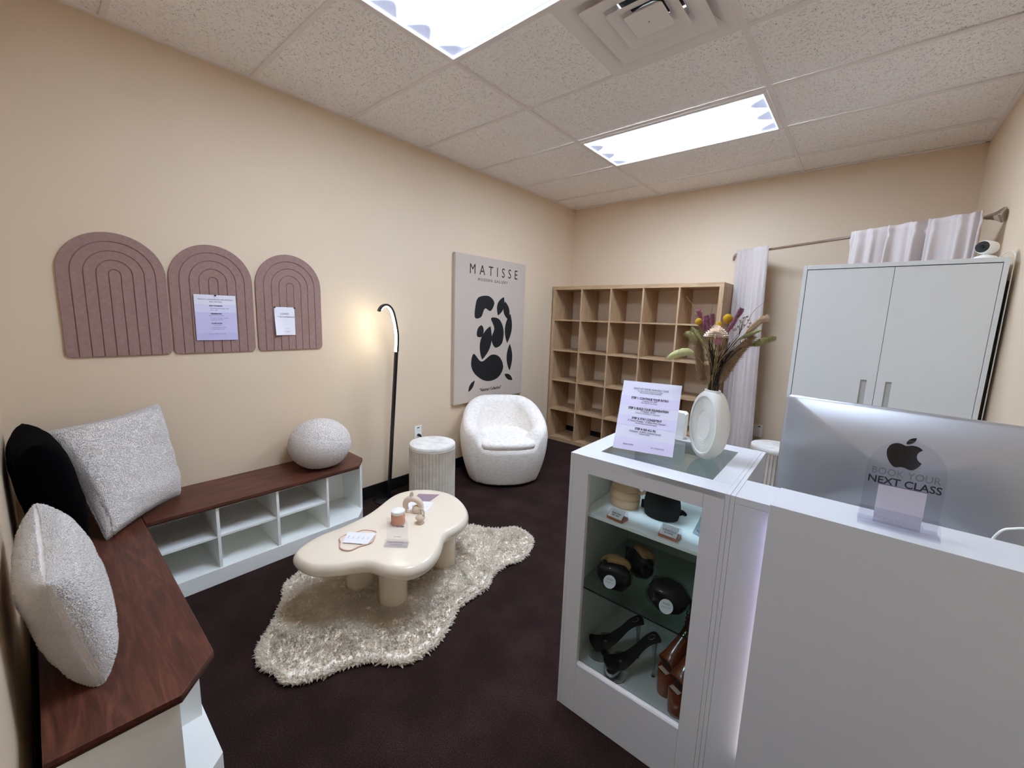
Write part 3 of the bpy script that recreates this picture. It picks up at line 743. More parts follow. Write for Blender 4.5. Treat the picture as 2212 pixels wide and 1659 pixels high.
# ------------------------------------------------------------------ outlets
def outlet(label, M):
    t = thing('wall_outlet', label, 'outlet', M=M, group='white wall outlets')
    obj('cover_plate', MB().box(-.036, .036, -.005, 0, -.058, .058), MWHITE2, t, bevel=.002)
    m = MB()
    for z in (.022, -.022): m.box(-.017, .017, -.0075, -.005, z-.014, z+.014)
    obj('socket', m, MWHITE2, t, bevel=.001); return t
t = outlet('white wall outlet with a black plug above the drum table near the armchair', wallM(.0005, -2.316, .447))
obj('plug', MB().tube([(0, -.0075, -.022), (0, -.03, -.022), (.004, -.038, -.030), (.010, -.040, -.052)], [.013, .012, .006, .004], 12), MBLK, t, smooth=40)
obj('indicator', MB().box(-.012, .012, -.008, -.0072, .038, .046), MBLK, t)
t = outlet('white wall outlet on the back wall between the curtain and the tall cabinet', Matrix.Translation((2.167, -.0005, .467)))
obj('indicator', MB().box(.0, .022, -.0065, -.0045, .038, .046), MBLK, t)

# ------------------------------------------------------------------ bookcase
t = thing('cube_bookcase', 'large oak-effect bookcase of twenty-five empty cubes against the back wall', 'bookcase', (.016, -.395, 0))
Wk = 1.822; D = .385; fr = .038; pt = (Wk-2*fr+.016)/5
obj('frame', MB().box(0, Wk, 0, D, Wk-fr, Wk), MOAKX, t, bevel=.001); obj('frame', MB().box(0, Wk, 0, D, 0, fr), MOAKX, t, bevel=.001)
obj('frame', MB().box(0, fr, 0, D, fr, Wk-fr), MOAKZ, t, bevel=.001); obj('frame', MB().box(Wk-fr, Wk, 0, D, fr, Wk-fr), MOAKZ, t, bevel=.001)
for k in range(1, 5):
    z = fr-.016+pt*k; obj('shelf', MB().box(fr, Wk-fr, .001, D, z, z+.016), MOAKX, t)
for k in range(1, 5):
    for r in range(5):
        x = fr-.016+pt*k; z0 = fr+pt*r
        obj('divider', MB().box(x, x+.016, .002, D-.002, z0, z0+pt-.016), MOAKZ, t)

# ------------------------------------------------------------------ curtain rod and curtains
RA, RB = Vector((1.835, -.045, 2.105)), Vector((3.300, -1.04, 2.072))
t = thing('curtain_rod', 'brushed steel curtain rod running diagonally across the back right corner', 'curtain rod', (0, 0, 0))
obj('rod', MB().tube([(1.80, -.004, 2.06), (1.803, -.012, 2.09), (1.815, -.028, 2.105), RA, RB], .0105, 14), MSILVER, t, smooth=40)
dr = (RB-RA).normalized()
obj('wall_bracket', MB().tube([RB-dr*.07, RB-dr*.05, RB-dr*.03, RB-dr*.005, RB+dr*.008], [.013, .017, .024, .040, .040], 4), MSILVER, t, bevel=.003)
def rodpt(x): k = (x-RA.x)/(RB.x-RA.x); return RA+(RB-RA)*k
MCURT = mat('linen_curtain', 'C8BDB8', .9, bump=(420, .25), stretch=(1, 1, .25), sheen=.1)
nrm = Vector((-(RB-RA).y, (RB-RA).x, 0)).normalized()
def curtain(label, x0, x1, z0, folds, amp, seed, flare=0, drift=0, sharp=0):
    t = thing('curtain', label, 'curtain', (rodpt((x0+x1)/2).x, rodpt((x0+x1)/2).y, z0+.0))
    rng = random.Random(seed); ph = [rng.uniform(0, 6) for _ in range(4)]
    NU, NV = 150, 60
    def F(u, v, off):
        zt = 2.105+.028
        w = x0+(x1-x0)*(.5+(u-.5)*(1+flare*(1-v)))+drift*(1-v)
        uu = u+.018*math.sin(u*17+ph[0])+.01*math.sin(u*41+ph[1])
        k = .45+.55*min(1, (1-v)*3)
        d = amp*k*(math.sin(uu*2*PI*folds+ph[2]+.6*math.sin((1-v)*3+ph[3]))+.35*math.sin(uu*2*PI*folds*2.3+ph[1]+(1-v)*1.7))
        if sharp: e = .5+.5*math.sin(uu*2*PI*folds*.5+1.3); d = d*(.35+.95*e)+amp*.5*math.sin(uu*2*PI*folds*1.7+ph[3])*e*k
        head = math.exp(-((v-.965)/.008)**2)          # stitched line under the rod pocket
        d *= 1-.55*head
        p = rodpt(w); p = Vector((p.x, p.y, 0))-nrm*(d+amp*.9+.013)
        z = z0+(zt-z0)*v+(rodpt(w).z-2.105)*1+(.004*math.sin(uu*2*PI*folds+1) if v > .99 else 0)
        p += nrm*off; return (p.x, p.y, z)
    m = MB(); m.grid(lambda u, v: F(u, v, 0), NU, NV)
    o = obj('cloth', m, MCURT, t, smooth='all', fix=False, world=False)
    o.data.transform(Matrix.Translation(-Vector(t.location)))
    so = o.modifiers.new('thick', 'SOLIDIFY'); so.thickness = .0025
    return t
curtain('long pale grey curtain panel hanging beside the bookcase', 1.858, 2.135, .012, 5.3, .019, 3, .12, .05)
curtain('bunched pale curtain panel showing above the tall cabinet', 2.685, 3.262, .30, 6.4, .040, 12, sharp=1)

# ------------------------------------------------------------------ tall cabinet
t = thing('tall_cabinet', 'tall pale grey two-door cabinet with slot handles in the right corner', 'cabinet', (2.515, -1.5, 0))
cw, chh, dp = .770, 1.803, .40
obj('carcass', MB().box(0, .018, 0, dp, 0, chh).box(cw-.018, cw, 0, dp, 0, chh).box(.018, cw-.018, 0, dp, chh-.022, chh).box(.018, cw-.018, .0, dp, 0, .06).box(.018, cw-.018, dp-.01, dp, .06, chh-.022), MGREYCAB, t, bevel=.0012)
obj('inner_frame', MB().box(.018, cw-.018, .022, .03, .06, chh-.022), MDARK, t)
def door(x0, x1, hx0, hx1):
    z0, z1, a, b = .064, chh-.0262, 1.035, 1.184
    m = MB().box(x0, hx0, .001, .019, z0, z1).box(hx1, x1, .001, .019, z0, z1).box(hx0, hx1, .001, .019, z0, a).box(hx0, hx1, .001, .019, b, z1)
    bm_ = m.mesh('door'); bm = bmesh.new(); bm.from_mesh(bm_); bmesh.ops.remove_doubles(bm, verts=bm.verts, dist=1e-5); bm.to_mesh(bm_); bm.free()
    d = obj('cabinet_door', bm_, MGREYCAB, t)
    obj('slot_handle', MB().box(hx0, hx1, .012, .018, a, b), mat('pale_slot', 'BDBDB8', .5), d)
mid = .387
door(.0212, mid-.001, .323, .349); door(mid+.001, cw-.0202, .424, .449)

t = thing('security_camera', 'white round security camera with a black face on top of the tall cabinet', 'camera', (3.215, -1.425, 1.803), math.radians(-36))
obj('base', MB().lathe([(.042, 0), (.042, .006), (.034, .014), (.016, .020), (.012, .022)], 36), MWHITE2, t, smooth=40)
obj('body', MB().tube([(0, -.034, .056), (0, -.031, .056), (0, -.024, .056), (0, 0, .056), (0, .030, .056), (0, .044, .056), (0, .048, .056)], [.025, .028, .030, .0305, .029, .021, .007], 28), MWHITE2, t, smooth=60)
obj('black_face', MB().tube([(0, -.0335, .056), (0, -.036, .056)], [.0262, .025], 28), MBLK, t)
obj('lens', MB().tube([(0, -.036, .056), (0, -.0385, .056), (0, -.0387, .056)], [.009, .008, .003], 20), mat('lens_glass', '1A1A24', .08), t)
obj('stalk', MB().tube([(0, 0, .018), (0, 0, .03)], .009, 12), MWHITE2, t)
tag = obj('cable', MB().tube(smoothpath([(3.258, -1.42, 1.81), (3.285, -1.44, 1.835), (3.3, -1.46, 1.815), (3.300, -1.478, 1.75), (3.301, -1.48, 1.2), (3.300, -1.48, .4), (3.30, -1.45, .015)], 5), .0022, 6), MWHITE2, None, smooth='all', world=True, loc=(3.30, -1.45, 0), label='thin pale cable hanging down between the tall cabinet and the right wall', cat='cable')
obj('cable', MB().tube(smoothpath([(3.302, -1.42, 1.70), (3.300, -1.452, 1.5), (3.304, -1.45, 1.0), (3.302, -1.455, .4), (3.302, -1.43, .012)], 5), .0045, 6), MBLK, None, smooth='all', world=True, loc=(3.302, -1.43, 0), label='thick black cable in the gap beside the tall cabinet', cat='cable')

# ------------------------------------------------------------------ reception counter: showcase + desk
CTH = .016
CM = Matrix.Translation((2.096, -3.234, 0)) @ Matrix.Rotation(CTH, 4, 'Z')     # local X along the front, Y to the back
def onC(u, v, z, rz=0): return CM @ Matrix.Translation((u, v, z)) @ Matrix.Rotation(rz, 4, 'Z')
MCNT = mat('counter_white_laminate', 'C9CACC', .34, bump=(900, .04))
t = thing('display_case', 'white glass-topped display case with a tall front window at the left end of the counter', 'display case', M=CM)
W_, D_, H_ = .505, .516, 1.0
u0, u1, z0, z1 = .072, .438, .203, .940
obj('side_panel', MB().box(0, .012, 0, D_, 0, H_), MCNT, t, bevel=.0008)
obj('side_panel', MB().box(W_-.012, W_, 0, D_, 0, H_), MCNT, t, bevel=.0008)
fp_ = MB().box(.0125, u0, 0, .018, 0, H_-.0005).box(u1, W_-.0125, 0, .018, 0, H_-.0005)
obj('front_stile', MB().box(.0125, u0, 0, .018, 0, H_-.0005), MCNT, t, bevel=.0006); obj('front_stile', MB().box(u1, W_-.0125, 0, .018, 0, H_-.0005), MCNT, t, bevel=.0006)
obj('front_rail', MB().box(u0+.0005, u1-.0005, 0, .018, z1, H_-.0005), MCNT, t, bevel=.0006); obj('front_rail', MB().box(u0+.0005, u1-.0005, 0, .018, 0, z0), MCNT, t, bevel=.0006)
MLIN = mat('inner_grey_lining', 'D5DAD7', .5)
obj('inner_side', MB().box(.030, .042, .018, D_-.04, .19, H_-.02), MLIN, t); obj('inner_side', MB().box(.463, .475, .018, D_-.04, .19, H_-.02), MLIN, t)
obj('back_panel', MB().box(.012, W_-.012, D_-.018, D_, 0, H_-.02).box(.042, .463, D_-.046, D_-.042, .19, .77), mat('inner_back', 'CBD3CE', .45), t)
obj('case_floor', MB().box(.042, .463, .018, D_-.046, .178, .190), mat('case_floor_white', 'E6E8E6', .5), t)
obj('top_frame', MB().box(.012, W_-.012, .0, .083, H_-.018, H_).box(.012, W_-.012, .441, D_, H_-.018, H_).box(.012, .073, .083, .441, H_-.018, H_).box(.440, W_-.012, .083, .441, H_-.018, H_), MCNT, t, bevel=.0006)
obj('top_glass', MB().box(.073, .440, .083, .441, H_-.009, H_-.004), MGLASS, t)
obj('front_glass', MB().box(u0-.004, u1+.004, .019, .023, z0-.004, z1+.004), MGLASS, t)
obj('painted_glint_strip', MB().box(u0, u1, .004, .017, z0, z0+.005), mat('painted_glint_white', 'FFFFFF', .2), t)  # white strip painted in for the reflection along the glass bottom edge
obj('white_shelf', MB().box(.043, .462, .026, D_-.05, .775, .788), mat('gloss_white_shelf', 'F2F4F4', .25), t, bevel=.001)
obj('glass_shelf', MB().box(.043, .462, .030, D_-.05, .494, .500), MGLASSG, t)
obj('shelf_edge', MB().box(.043, .462, .0285, .0298, .4945, .4995), MDARK, t)
for q in ((.055, .455), (.45, .455)): obj('bracket', MB().box(q[0]-.012, q[0]+.03, q[1], q[1]+.008, .40, .46), MBLK, t, bevel=.001)
obj('seam_strip', MB().box(.4632, .4638, .018, .43, .50, .775).box(.452, .458, .024, .030, .19, .772), MDARK, t)

t = thing('reception_desk', 'white reception desk with a raised front panel and a violet glowing edge light', 'desk', M=CM)
obj('end_panel', MB().box(.5055, .517, 0, D_, 0, H_), MCNT, t, bevel=.0008)
obj('front_wall', MB().box(.5175, 1.195, 0, .018, 0, H_-.0205), MCNT, t, bevel=.0006)
obj('ledge', MB().box(.5175, 1.195, 0, .156, H_-.02, H_), MCNT, t, bevel=.0008)
obj('ledge', MB().box(.600, 1.195, -.032, .120, H_+.0002, H_+.016), MCNT, t, bevel=.0008) if 0 else None
pn = obj('raised_panel', MB().box(.600, 1.195, -.036, -.020, .03, H_+.016), MCNT, t, bevel=.0008)
obj('panel_cap', MB().box(.606, 1.195, -.0199, .118, H_+.0004, H_+.015), MCNT, t, bevel=.0008)
obj('worktop', MB().box(.5175, 1.195, .156, .86, .708, .73), MCNT, t, bevel=.0008)
obj('leg_panel', MB().box(.5175, .536, .52, .86, 0, .708), MCNT, t); obj('leg_panel', MB().box(1.177, 1.195, .156, .86, 0, .708), MCNT, t)
def strip_mat():
    x = NT('colour_led_strip'); v = x.co((1, 1, 1)); sp = x.n('ShaderNodeSeparateXYZ'); x.l(v, sp.inputs[0])
    x.l(x.ramp(sp.outputs[2], [(.25, 'FFF6F2'), (.5, 'F6E2F0'), (.72, 'EAD0F6'), (.88, 'CFC4FF')]), x.b.inputs['Emission Color'])
    x.b.inputs['Emission Strength'].default_value = 1.8; return x.m
obj('led_strip', MB().box(.612, .616, -.0195, -.001, .235, .965), strip_mat(), t)

# ------------------------------------------------------------------ desktop computer seen from behind
MC = CM @ Matrix.Translation((.882, .565, .7302)) @ Matrix.Rotation(-.15, 4, 'Z')
t = thing('desktop_computer', 'large silver desktop computer seen from behind, with a black fruit emblem, behind the ledge', 'computer', M=MC)
hw, b0, b1 = .340, .045, .480
m = MB(); rr = []
zc, hh = (b0+b1)/2, (b1-b0)/2
for sc, yy in ((1, .006), (1, 0), (.992, -.003), (.96, -.0062), (.90, -.0105), (.80, -.017), (.68, -.0235), (.55, -.029), (.40, -.0335), (.25, -.0362), (.12, -.0374), (.03, -.0378)):
    rr.append([(x, yy, z) for x, z in rrect(-hw*sc, hw*sc, zc-hh*sc, zc+hh*sc, .022*sc, 5)])
m.loft(rr); obj('rear_shell', m, MALU, t, smooth=60)
AP = "M12.152 6.896c-.948 0-2.415-1.078-3.96-1.04-2.04.027-3.91 1.183-4.961 3.014-2.117 3.675-.546 9.103 1.519 12.09 1.013 1.454 2.208 3.09 3.792 3.039 1.52-.065 2.09-.987 3.935-.987 1.831 0 2.35.987 3.96.948 1.637-.026 2.676-1.48 3.676-2.948 1.156-1.688 1.636-3.325 1.662-3.415-.039-.013-3.182-1.221-3.22-4.857-.026-3.04 2.48-4.494 2.597-4.559-1.429-2.09-3.623-2.324-4.39-2.376-2-.156-3.675 1.09-4.61 1.09z M15.53 3.83c.843-1.012 1.4-2.427 1.245-3.83-1.207.052-2.662.805-3.532 1.818-.78.896-1.454 2.338-1.273 3.714 1.338.104 2.715-.688 3.559-1.701z"
import re
def svg(d):
    polys = []
    for sub in d.split('z'):
        if not sub.strip(): continue
        tk = re.findall(r'[Mc]|-?\d*\.\d+|-?\d+', sub); i = 1; cur = (float(tk[1]), float(tk[2])); i = 3; P = [cur]
        nums = [float(q) for q in tk[3:] if q != 'c']
        for k in range(0, len(nums)-5, 6):
            a = [(cur[0]+nums[k+2*j], cur[1]+nums[k+2*j+1]) for j in range(3)]
            for s in range(1, 6):
                q = s/5; P.append(tuple((1-q)**3*cur[n]+3*q*(1-q)**2*a[0][n]+3*q*q*(1-q)*a[1][n]+q**3*a[2][n] for n in (0, 1)))
            cur = a[2]
        polys.append(P[:-1])
    return polys
m = MB()
for P in svg(AP): m.prism([((x-12)*.0042, .352-(y-12)*.0042) for x, y in P], 0, .0012, lambda x, y, z: (x, -.0328+(y-.352)*.115-z, y))
obj('fruit_emblem', m, mat('gloss_black', '07070A', .12), t)
obj('stand', MB().box(-.09, .09, -.03, -.024, .004, .2).box(-.09, .09, -.03, .15, 0, .005), MALU, t, bevel=.002)
obj('power_cable', MB().tube(smoothpath([(.30, -.03, .0), (.255, -.13, .10), (.20, -.19, .235), (.24, -.20, .275), (.30, -.20, .285), (.36, -.20, .275)], 6), .0025, 8), MWHITE2, None, smooth='all') if 0 else None
Z1 = H_+.0155
P_ = [onC(a, b, c).translation for a, b, c in ((.985, .24, .735), (1.0, .21, .90), (1.02, .20, 1.00), (1.045, .20, 1.024), (1.08, .20, 1.032), (1.12, .21, 1.02), (1.15, .24, .9), (1.16, .3, .735))]
obj('white_cable', MB().tube(smoothpath(P_, 8), .0028, 8), MWHITE2, smooth='all', world=True, loc=tuple(P_[0]), label='white cable arching up behind the desk ledge at the right edge', cat='cable')

# acrylic booking sign on the ledge
t = thing('acrylic_sign', 'clear arched acrylic sign reading BOOK YOUR NEXT CLASS standing on the desk ledge', 'sign', M=onC(.8365, .012, Z1))
Aout = [(-.0655, 0), (-.0655, .125)]+[(-.0655*math.cos(PI*k/20), .125+.078*math.sin(PI*k/20)) for k in range(1, 20)]+[(.0655, .125), (.0655, 0)]
obj('upright', MB().prism([(x, z) for x, z in Aout], .024, .027, XZ), MACRYL, t)
obj('foot', MB().box(-.068, .068, -.012, .045, 0, .004).add([(-.068, -.010, .004), (.068, -.010, .004), (.068, .022, .036), (-.068, .022, .036), (-.068, -.005, .004), (.068, -.005, .004), (.068, .0245, .034), (-.068, .0245, .034)], [(0, 1, 2, 3), (7, 6, 5, 4), (0, 4, 5, 1), (3, 2, 6, 7), (0, 3, 7, 4), (1, 5, 6, 2)]), MACRYL, t)
obj('card', MB().prism([(-.040, .0), (.040, .0), (.040, .092), (-.040, .092)], .0275, .0282, XZ), MPAPER, t)
obj('card_border', MB().prism([(-.0405, .0915), (.0405, .0915), (.0405, .093), (-.0405, .093)], .0270, .0275, XZ), MINKG, t)
obj('lettering', text('BOOK YOUR', .0225, .0, .123, y=.0237, sx=.86), MINKG, t)
obj('bold_lettering', text('NEXT CLASS', .0235, .0, .102, y=.0237, sx=.92, bold=.0004), MINK, t)
# small line on the slanted foot
def TF(a, b, c): q = (b+.016)/.032; return (a, -.0105+.032*q-.0008, .0065+.030*q)
obj('small_lettering', text('Reserve in seconds', .0105, mb=None, T=TF), MINKL, t)

# price list on the glass top
ang = math.atan2(.044, .207)
t = thing('price_list_stand', 'tilted lilac step-by-step price list in a clear holder on the glass top', 'notice', M=onC(.1855, .170, H_) @ Matrix.Rotation(ang, 4, 'Z') @ Matrix.Rotation(math.radians(-25), 4, 'X'))
pw, ph = .205, .262
obj('paper', MB().box(-pw/2, pw/2, .0004, .0010, .003, ph), mat('list_paper', 'D9D9E9', .6), t)
LL = mat('soft_lilac_stripe', 'D7D1EC', .6)
for a, b in ((.635, .78), (.345, .495), (.0, .175)): obj('tinted_band', MB().box(-pw/2, pw/2, 0, .0004, .003+(ph-.003)*a, .003+(ph-.003)*b), LL, t)
m = MB(); zz = lambda f: ph*f
text("DON'T LET THIS BE YOUR ONLY CLASS", .0105, 0, zz(.895), sx=.66, mb=m)
for s_, z in (('You came in with confidence and a dream...', .865), ('now it is time to make it a practice!', .842), ('Best value for new intros!', .695), ('Perfect for committing to 1 class/week!', .545), ('Our best type to see real progress', .40), ('Unlimited classes', .255)): text(s_, .0062, 0, zz(z), sx=.85, mb=m)
for s_, z in (('2 classes for $49', .722), ('5 Classes - $125', .573), ('8 Classes Monthly - $160/m Most Popular!', .428), ('Unlimited - $200/m (Limited spots)', .283)): text(s_, .0098, 0, zz(z), sx=.78, shear=.25, mb=m)
text('SCAN HERE', .007, -.05, zz(.09), mb=m); text('for CONTACT', .007, .05, zz(.09), mb=m)
obj('print', m, MINKG, t)
m = MB()
for s_, z in (('STEP 1: CONTINUE YOUR INTRO', .755), ('STEP 2: BUILD YOUR FOUNDATION', .605), ('STEP 3: STAY CONSISTENT', .463), ('STEP 4: GO ALL IN', .32)): text(s_, .0115, 0, zz(z), sx=.76, bold=.0003, mb=m)
obj('headings', m, MINK, t)
obj('holder', MB().box(-pw/2, pw/2, .0015, .0035, .003, ph-.01).box(-.05, .05, .0015, .07, .003, .0055), MACRYL, t) if 0 else obj('holder', MB().box(-pw/2, pw/2, .0015, .0035, .003, ph-.01), MACRYL, t)
t2 = obj('holder_foot', MB().box(-.05, .05, .004, .07, .0005, .003), MACRYL, t)
t2.rotation_euler = (math.radians(25), 0, 0)
t = thing('white_box', 'plain white box with a chamfered corner behind the price list on the display case', 'box', M=onC(.170, .455, H_))
obj('box_body', MB().prism([(-.07, .0005), (.07, .0005), (.072, .10), (.064, .108), (-.07, .108)], 0, .04, XZ), MWHITE2, t, bevel=.002)

# ------------------------------------------------------------------ disc vase with dried flowers
VM = onC(.366, .292, H_-.0038, math.radians(-30))
t = thing('disc_vase', 'flat oval matte white vase with ribbed rings holding dried flowers on the glass top', 'vase', M=VM)
va, vb, vc = .067, .124, .121
rings = []
prof = []
for k in range(0, 7): prof.append((.62-.55*k/6 if 0 else None, None))
prof = [(.14, -.0245)]
for k in range(9):
    s_ = .40+.042*k; prof += [(s_, -.0262-.0002*k), (s_+.012, -.0276), (s_+.030, -.0276), (s_+.040, -.0262)]
prof += [(.80, -.031), (.86, -.031), (.93, -.026), (.98, -.014), (1.0, 0), (.98, .014), (.93, .026), (.85, .031), (.5, .033), (.1, .033)]
for s_, y in prof:
    ring = []
    for i in range(72):
        a = 2*PI*i/72; x = va*s_*math.cos(a); z = vc+vb*s_*math.sin(a); ring.append((x, y, min(max(z, 0), .236)))
    rings.append(ring)
obj('body', MB().loft(rings), MCERAM, t, smooth=35)
obj('neck_opening', MB().lathe([(.020, .2362), (.021, .2385), (.015, .2385), (.014, .2364)], 28), MCERAM, t, smooth=40) if 0 else obj('neck', MB().loft([[(.030*math.cos(a), .019*math.sin(a), z) for a in [2*PI*i/30 for i in range(30)]] for z in (.230, .242)]+[[(.024*math.cos(a), .014*math.sin(a), z) for a in [2*PI*i/30 for i in range(30)]] for z in (.242, .236)]), MCERAM, t, smooth=30)

FB = onC(.366, .292, H_)
def fp(x, y, d=0):                               # bouquet design grid -> metres, relative to the vase foot
    return Vector((.335+(x-1535)*.00141+(y-700)*.00016-.366, d, .459-(y-700)*.0015+(x-1527)*.0003))
def flower(name, label, cat='dried flower', group=None): return thing(name, label, cat, M=FB, group=group)
MSTEM = mat('straw_stem', '8E7A52', .8); MSTEMD = mat('dark_stem', '2B2118', .85); MYEL = mat('yellow_billy_button', 'E3B71C', .9, bump=(900, .9, .003), var=(700, 'C79405'))
MPUR = mat('plum_bunny_tail', '8C4A63', .95, sheen=.4, bump=(900, .8, .002)); MPINK = mat('dusty_pink', 'B98391', .95)
MIV = mat('ivory_petal', 'FFF2E2', .85); MOLIVE = mat('dried_olive_green', '9A9562', .9, var=(120, '7A7545')); MLIME = mat('pale_lime_grass', 'CCC98F', .95, bump=(700, .8, .003))
MPAMP = mat('tan_pampas', 'B49878', .95, var=(160, '8B6F52')); MBERRY = mat('silver_berry', 'B9A69C', .35, metal=.2)
def spindle(path, rmax, m=None, n=10, seed=0, rough=.18, seg=14):
    P = smoothpath(path, max(3, seg//(len(path)-1))); L = len(P); rng = random.Random(seed); mm = m or MB()
    mm.tube(P, [max(.0006, rmax*(math.sin(PI*(i+.4)/(L+.2))**.7)*(1+rng.uniform(-rough, rough))) for i in range(L)], n); return mm
def bristles(path, rmax, n, L, Wd, seed, up=.8):
    P = [Vector(p) for p in smoothpath(path, 8)]; Ln = len(P)
    def smp(r):
        i = r.randrange(1, Ln-1); tdir = (P[i+1]-P[i-1]).normalized(); a = r.uniform(0, 2*PI)
        q = tdir.orthogonal().normalized(); q = Matrix.Rotation(a, 3, tdir) @ q
        rr_ = rmax*math.sin(PI*(i+.4)/(Ln+.2))**.7
        return P[i]+q*rr_*.85, q+tdir*up
    return fuzz(smp, n, L, Wd, seed, .3, 2)
NK = Vector((0, 0, .235))
def stem(m, tip, d=0, r=.0009, bend=0, seed=0):
    rng = random.Random(seed); tip = Vector(tip); b = NK+Vector((rng.uniform(-.015, .015), rng.uniform(-.008, .008), 0))
    lo = Vector((b.x*.4, b.y*.4, .07)); mid_ = b*.5+tip*.5+Vector((-(tip.x)*.18+bend, 0, .012))
    return m.tube(smoothpath([lo, b, mid_, tip], 5), r, 5)
# billy buttons
for k, (x, y, d, r, lab) in enumerate(((1512, 692, -.01, .011, 'leftmost yellow ball flower in the bouquet, beside the plum tails'), (1576, 697, -.02, .0145, 'largest yellow ball flower at the middle top of the bouquet'), (1560, 706, -.03, .009, 'small yellow ball flower just left of the largest yellow one'))):
    t = flower('yellow_ball_flower', lab, 'flower', 'yellow ball flowers in the vase'); c = fp(x, y, d)
    obj('flower_head', MB().ell(c, (r, r, r*1.05), 20, 14), MYEL, t, smooth='all'); obj('stem', stem(MB(), c-Vector((0, 0, r*.9)), seed=k), MSTEM, t)
for k, (p, lab) in enumerate(((((1528, 716), (1527, 700), (1529, 684)), 'leftmost upright plum bunny tail in the bouquet'), (((1534, 718), (1536, 700), (1533, 682)), 'tallest plum bunny tail, just right of the leftmost one'), (((1544, 708), (1546, 694), (1545, 682)), 'short upright plum bunny tail left of the big yellow ball'), (((1576, 726), (1588, 710), (1597, 694)), 'long slanted plum bunny tail in front of the berries'), (((1597, 698), (1602, 690), (1607, 682)), 'highest plum bunny tail at the upper right of the bouquet'))):
    t = flower('bunny_tail', lab, 'dried flower', 'plum bunny tail grasses'); d = -.018-.006*k; P3 = [fp(*q, d) for q in p]
    mm = spindle(P3, .0065, n=12, seed=k); obj('seed_head', mm, MPUR, t, smooth='all')
    obj('bristles', bristles(P3, .0065, 500, .006, .0004, k, .9), MPUR, t, fix=False, kind='stuff'); obj('stem', stem(MB(), P3[0], seed=10+k), MSTEM, t)
# carnation
t = flower('carnation', 'large ivory ruffled flower at the front of the bouquet', 'flower'); c = fp(1556, 728, -.045); m = MB(); rng = random.Random(2)
for ringk, (rad, zz_, n_) in enumerate(((.038, -.004, 20), (.036, .0, 18), (.032, .004, 18), (.027, .007, 16), (.022, .010, 14), (.016, .012, 12), (.010, .014, 9), (.005, .015, 6))):
    for k in range(n_):
        a = 2*PI*(k+.5*ringk)/n_+rng.uniform(-.15, .15); c_, s_ = math.cos(a), math.sin(a)
        def F(u, v, a=a, rad=rad, zz_=zz_):
            w2 = rad*.20*(.35+v)+.001; rr_ = rad*v; wob = .0014*math.sin(v*7+u*11+a*5)*(v**2)
            x = rr_*math.cos(a)-(u-.5)*2*w2*math.sin(a); yv = rr_*math.sin(a)+(u-.5)*2*w2*math.cos(a)
            return tuple(c+Vector((x, yv*.75, zz_+.012*v*v*(1.5-rad*42)+wob+.0015*math.sin(u*12))))
        m.grid(F, 5, 4)
obj('petals', m, MIV, t, smooth='all', fix=False); obj('stem', stem(MB(), c, seed=5, r=.0013), MSTEM, t)
t = flower('pink_flower', 'small dusty pink tuft hanging under the ivory flower', 'flower'); c = fp(1560, 742, -.05)
obj('flower_head', MB().ell(c, (.009, .008, .010), 12, 8), MPINK, t, smooth='all')
obj('bristles', fuzz(lambda r: (lambda q: (c+q*.008, q))(Vector((r.gauss(0, 1), r.gauss(0, 1), r.gauss(0, 1))).normalized()), 300, .007, .0005, 6, .3), MPINK, t, fix=False, kind='stuff')
obj('stem', stem(MB(), c, seed=6), MSTEM, t)
# cattail-like grass spikes
for k, (p, r, mm_, lab, d) in enumerate((
    (((1504, 763), (1490, 757), (1468, 758), (1442, 766)), .0135, MLIME, 'pale lime fuzzy grass spike reaching far out to the left', -.03),
    (((1606, 757), (1628, 758), (1648, 752), (1664, 752)), .0105, MOLIVE, 'olive grass spike reaching far out to the right', .02),
    (((1508, 752), (1498, 733), (1490, 720), (1476, 712)), .0125, MOLIVE, 'olive drooping spike at the upper left of the bouquet', .01),
    (((1512, 738), (1504, 722), (1496, 712), (1486, 711)), .0085, MOLIVE, 'short olive spike tucked behind the upper left one', .03))):
    t = flower('grass_spike', lab, 'dried grass', 'fuzzy grass spikes in the vase'); P3 = [fp(*q, d) for q in p]
    obj('seed_head', spindle(P3, r, n=12, seed=k, rough=.1), mm_, t, smooth='all')
    obj('bristles', bristles(P3, r, 700, .006, .0005, 20+k, .8), mm_, t, fix=False, kind='stuff'); obj('stem', stem(MB(), P3[0], seed=30+k), MSTEM, t)
# leaves
for k, (p, wd, lab) in enumerate(((((1528, 745), (1512, 722), (1500, 702)), .008, 'folded olive leaf standing up at the left of the ivory flower'), (((1596, 745), (1620, 737), (1643, 731)), .006, 'pointed olive leaf on the right above the grass spike'))):
    t = flower('dried_leaf', lab, 'leaf', 'dried olive leaves'); P3 = smoothpath([fp(*q, -.03) for q in p], 6); m = MB(); rg = []
    for i, q in enumerate(P3):
        f = math.sin(PI*(i+.3)/(len(P3)-.4))**.8; q = Vector(q); s2 = (Vector(P3[min(i+1, len(P3)-1)])-Vector(P3[max(i-1, 0)])).normalized().cross(Vector((0, 1, 0))).normalized()
        rg.append([tuple(q+s2*wd*f+Vector((0, .004*f, 0))), tuple(q+Vector((0, .0006, 0))), tuple(q-s2*wd*f+Vector((0, .004*f, 0))), tuple(q-Vector((0, .0006, 0)))])
    m.loft(rg); obj('blade', m, MOLIVE, t, smooth='all'); obj('stem', stem(MB(), P3[0], seed=40+k), MSTEM, t)
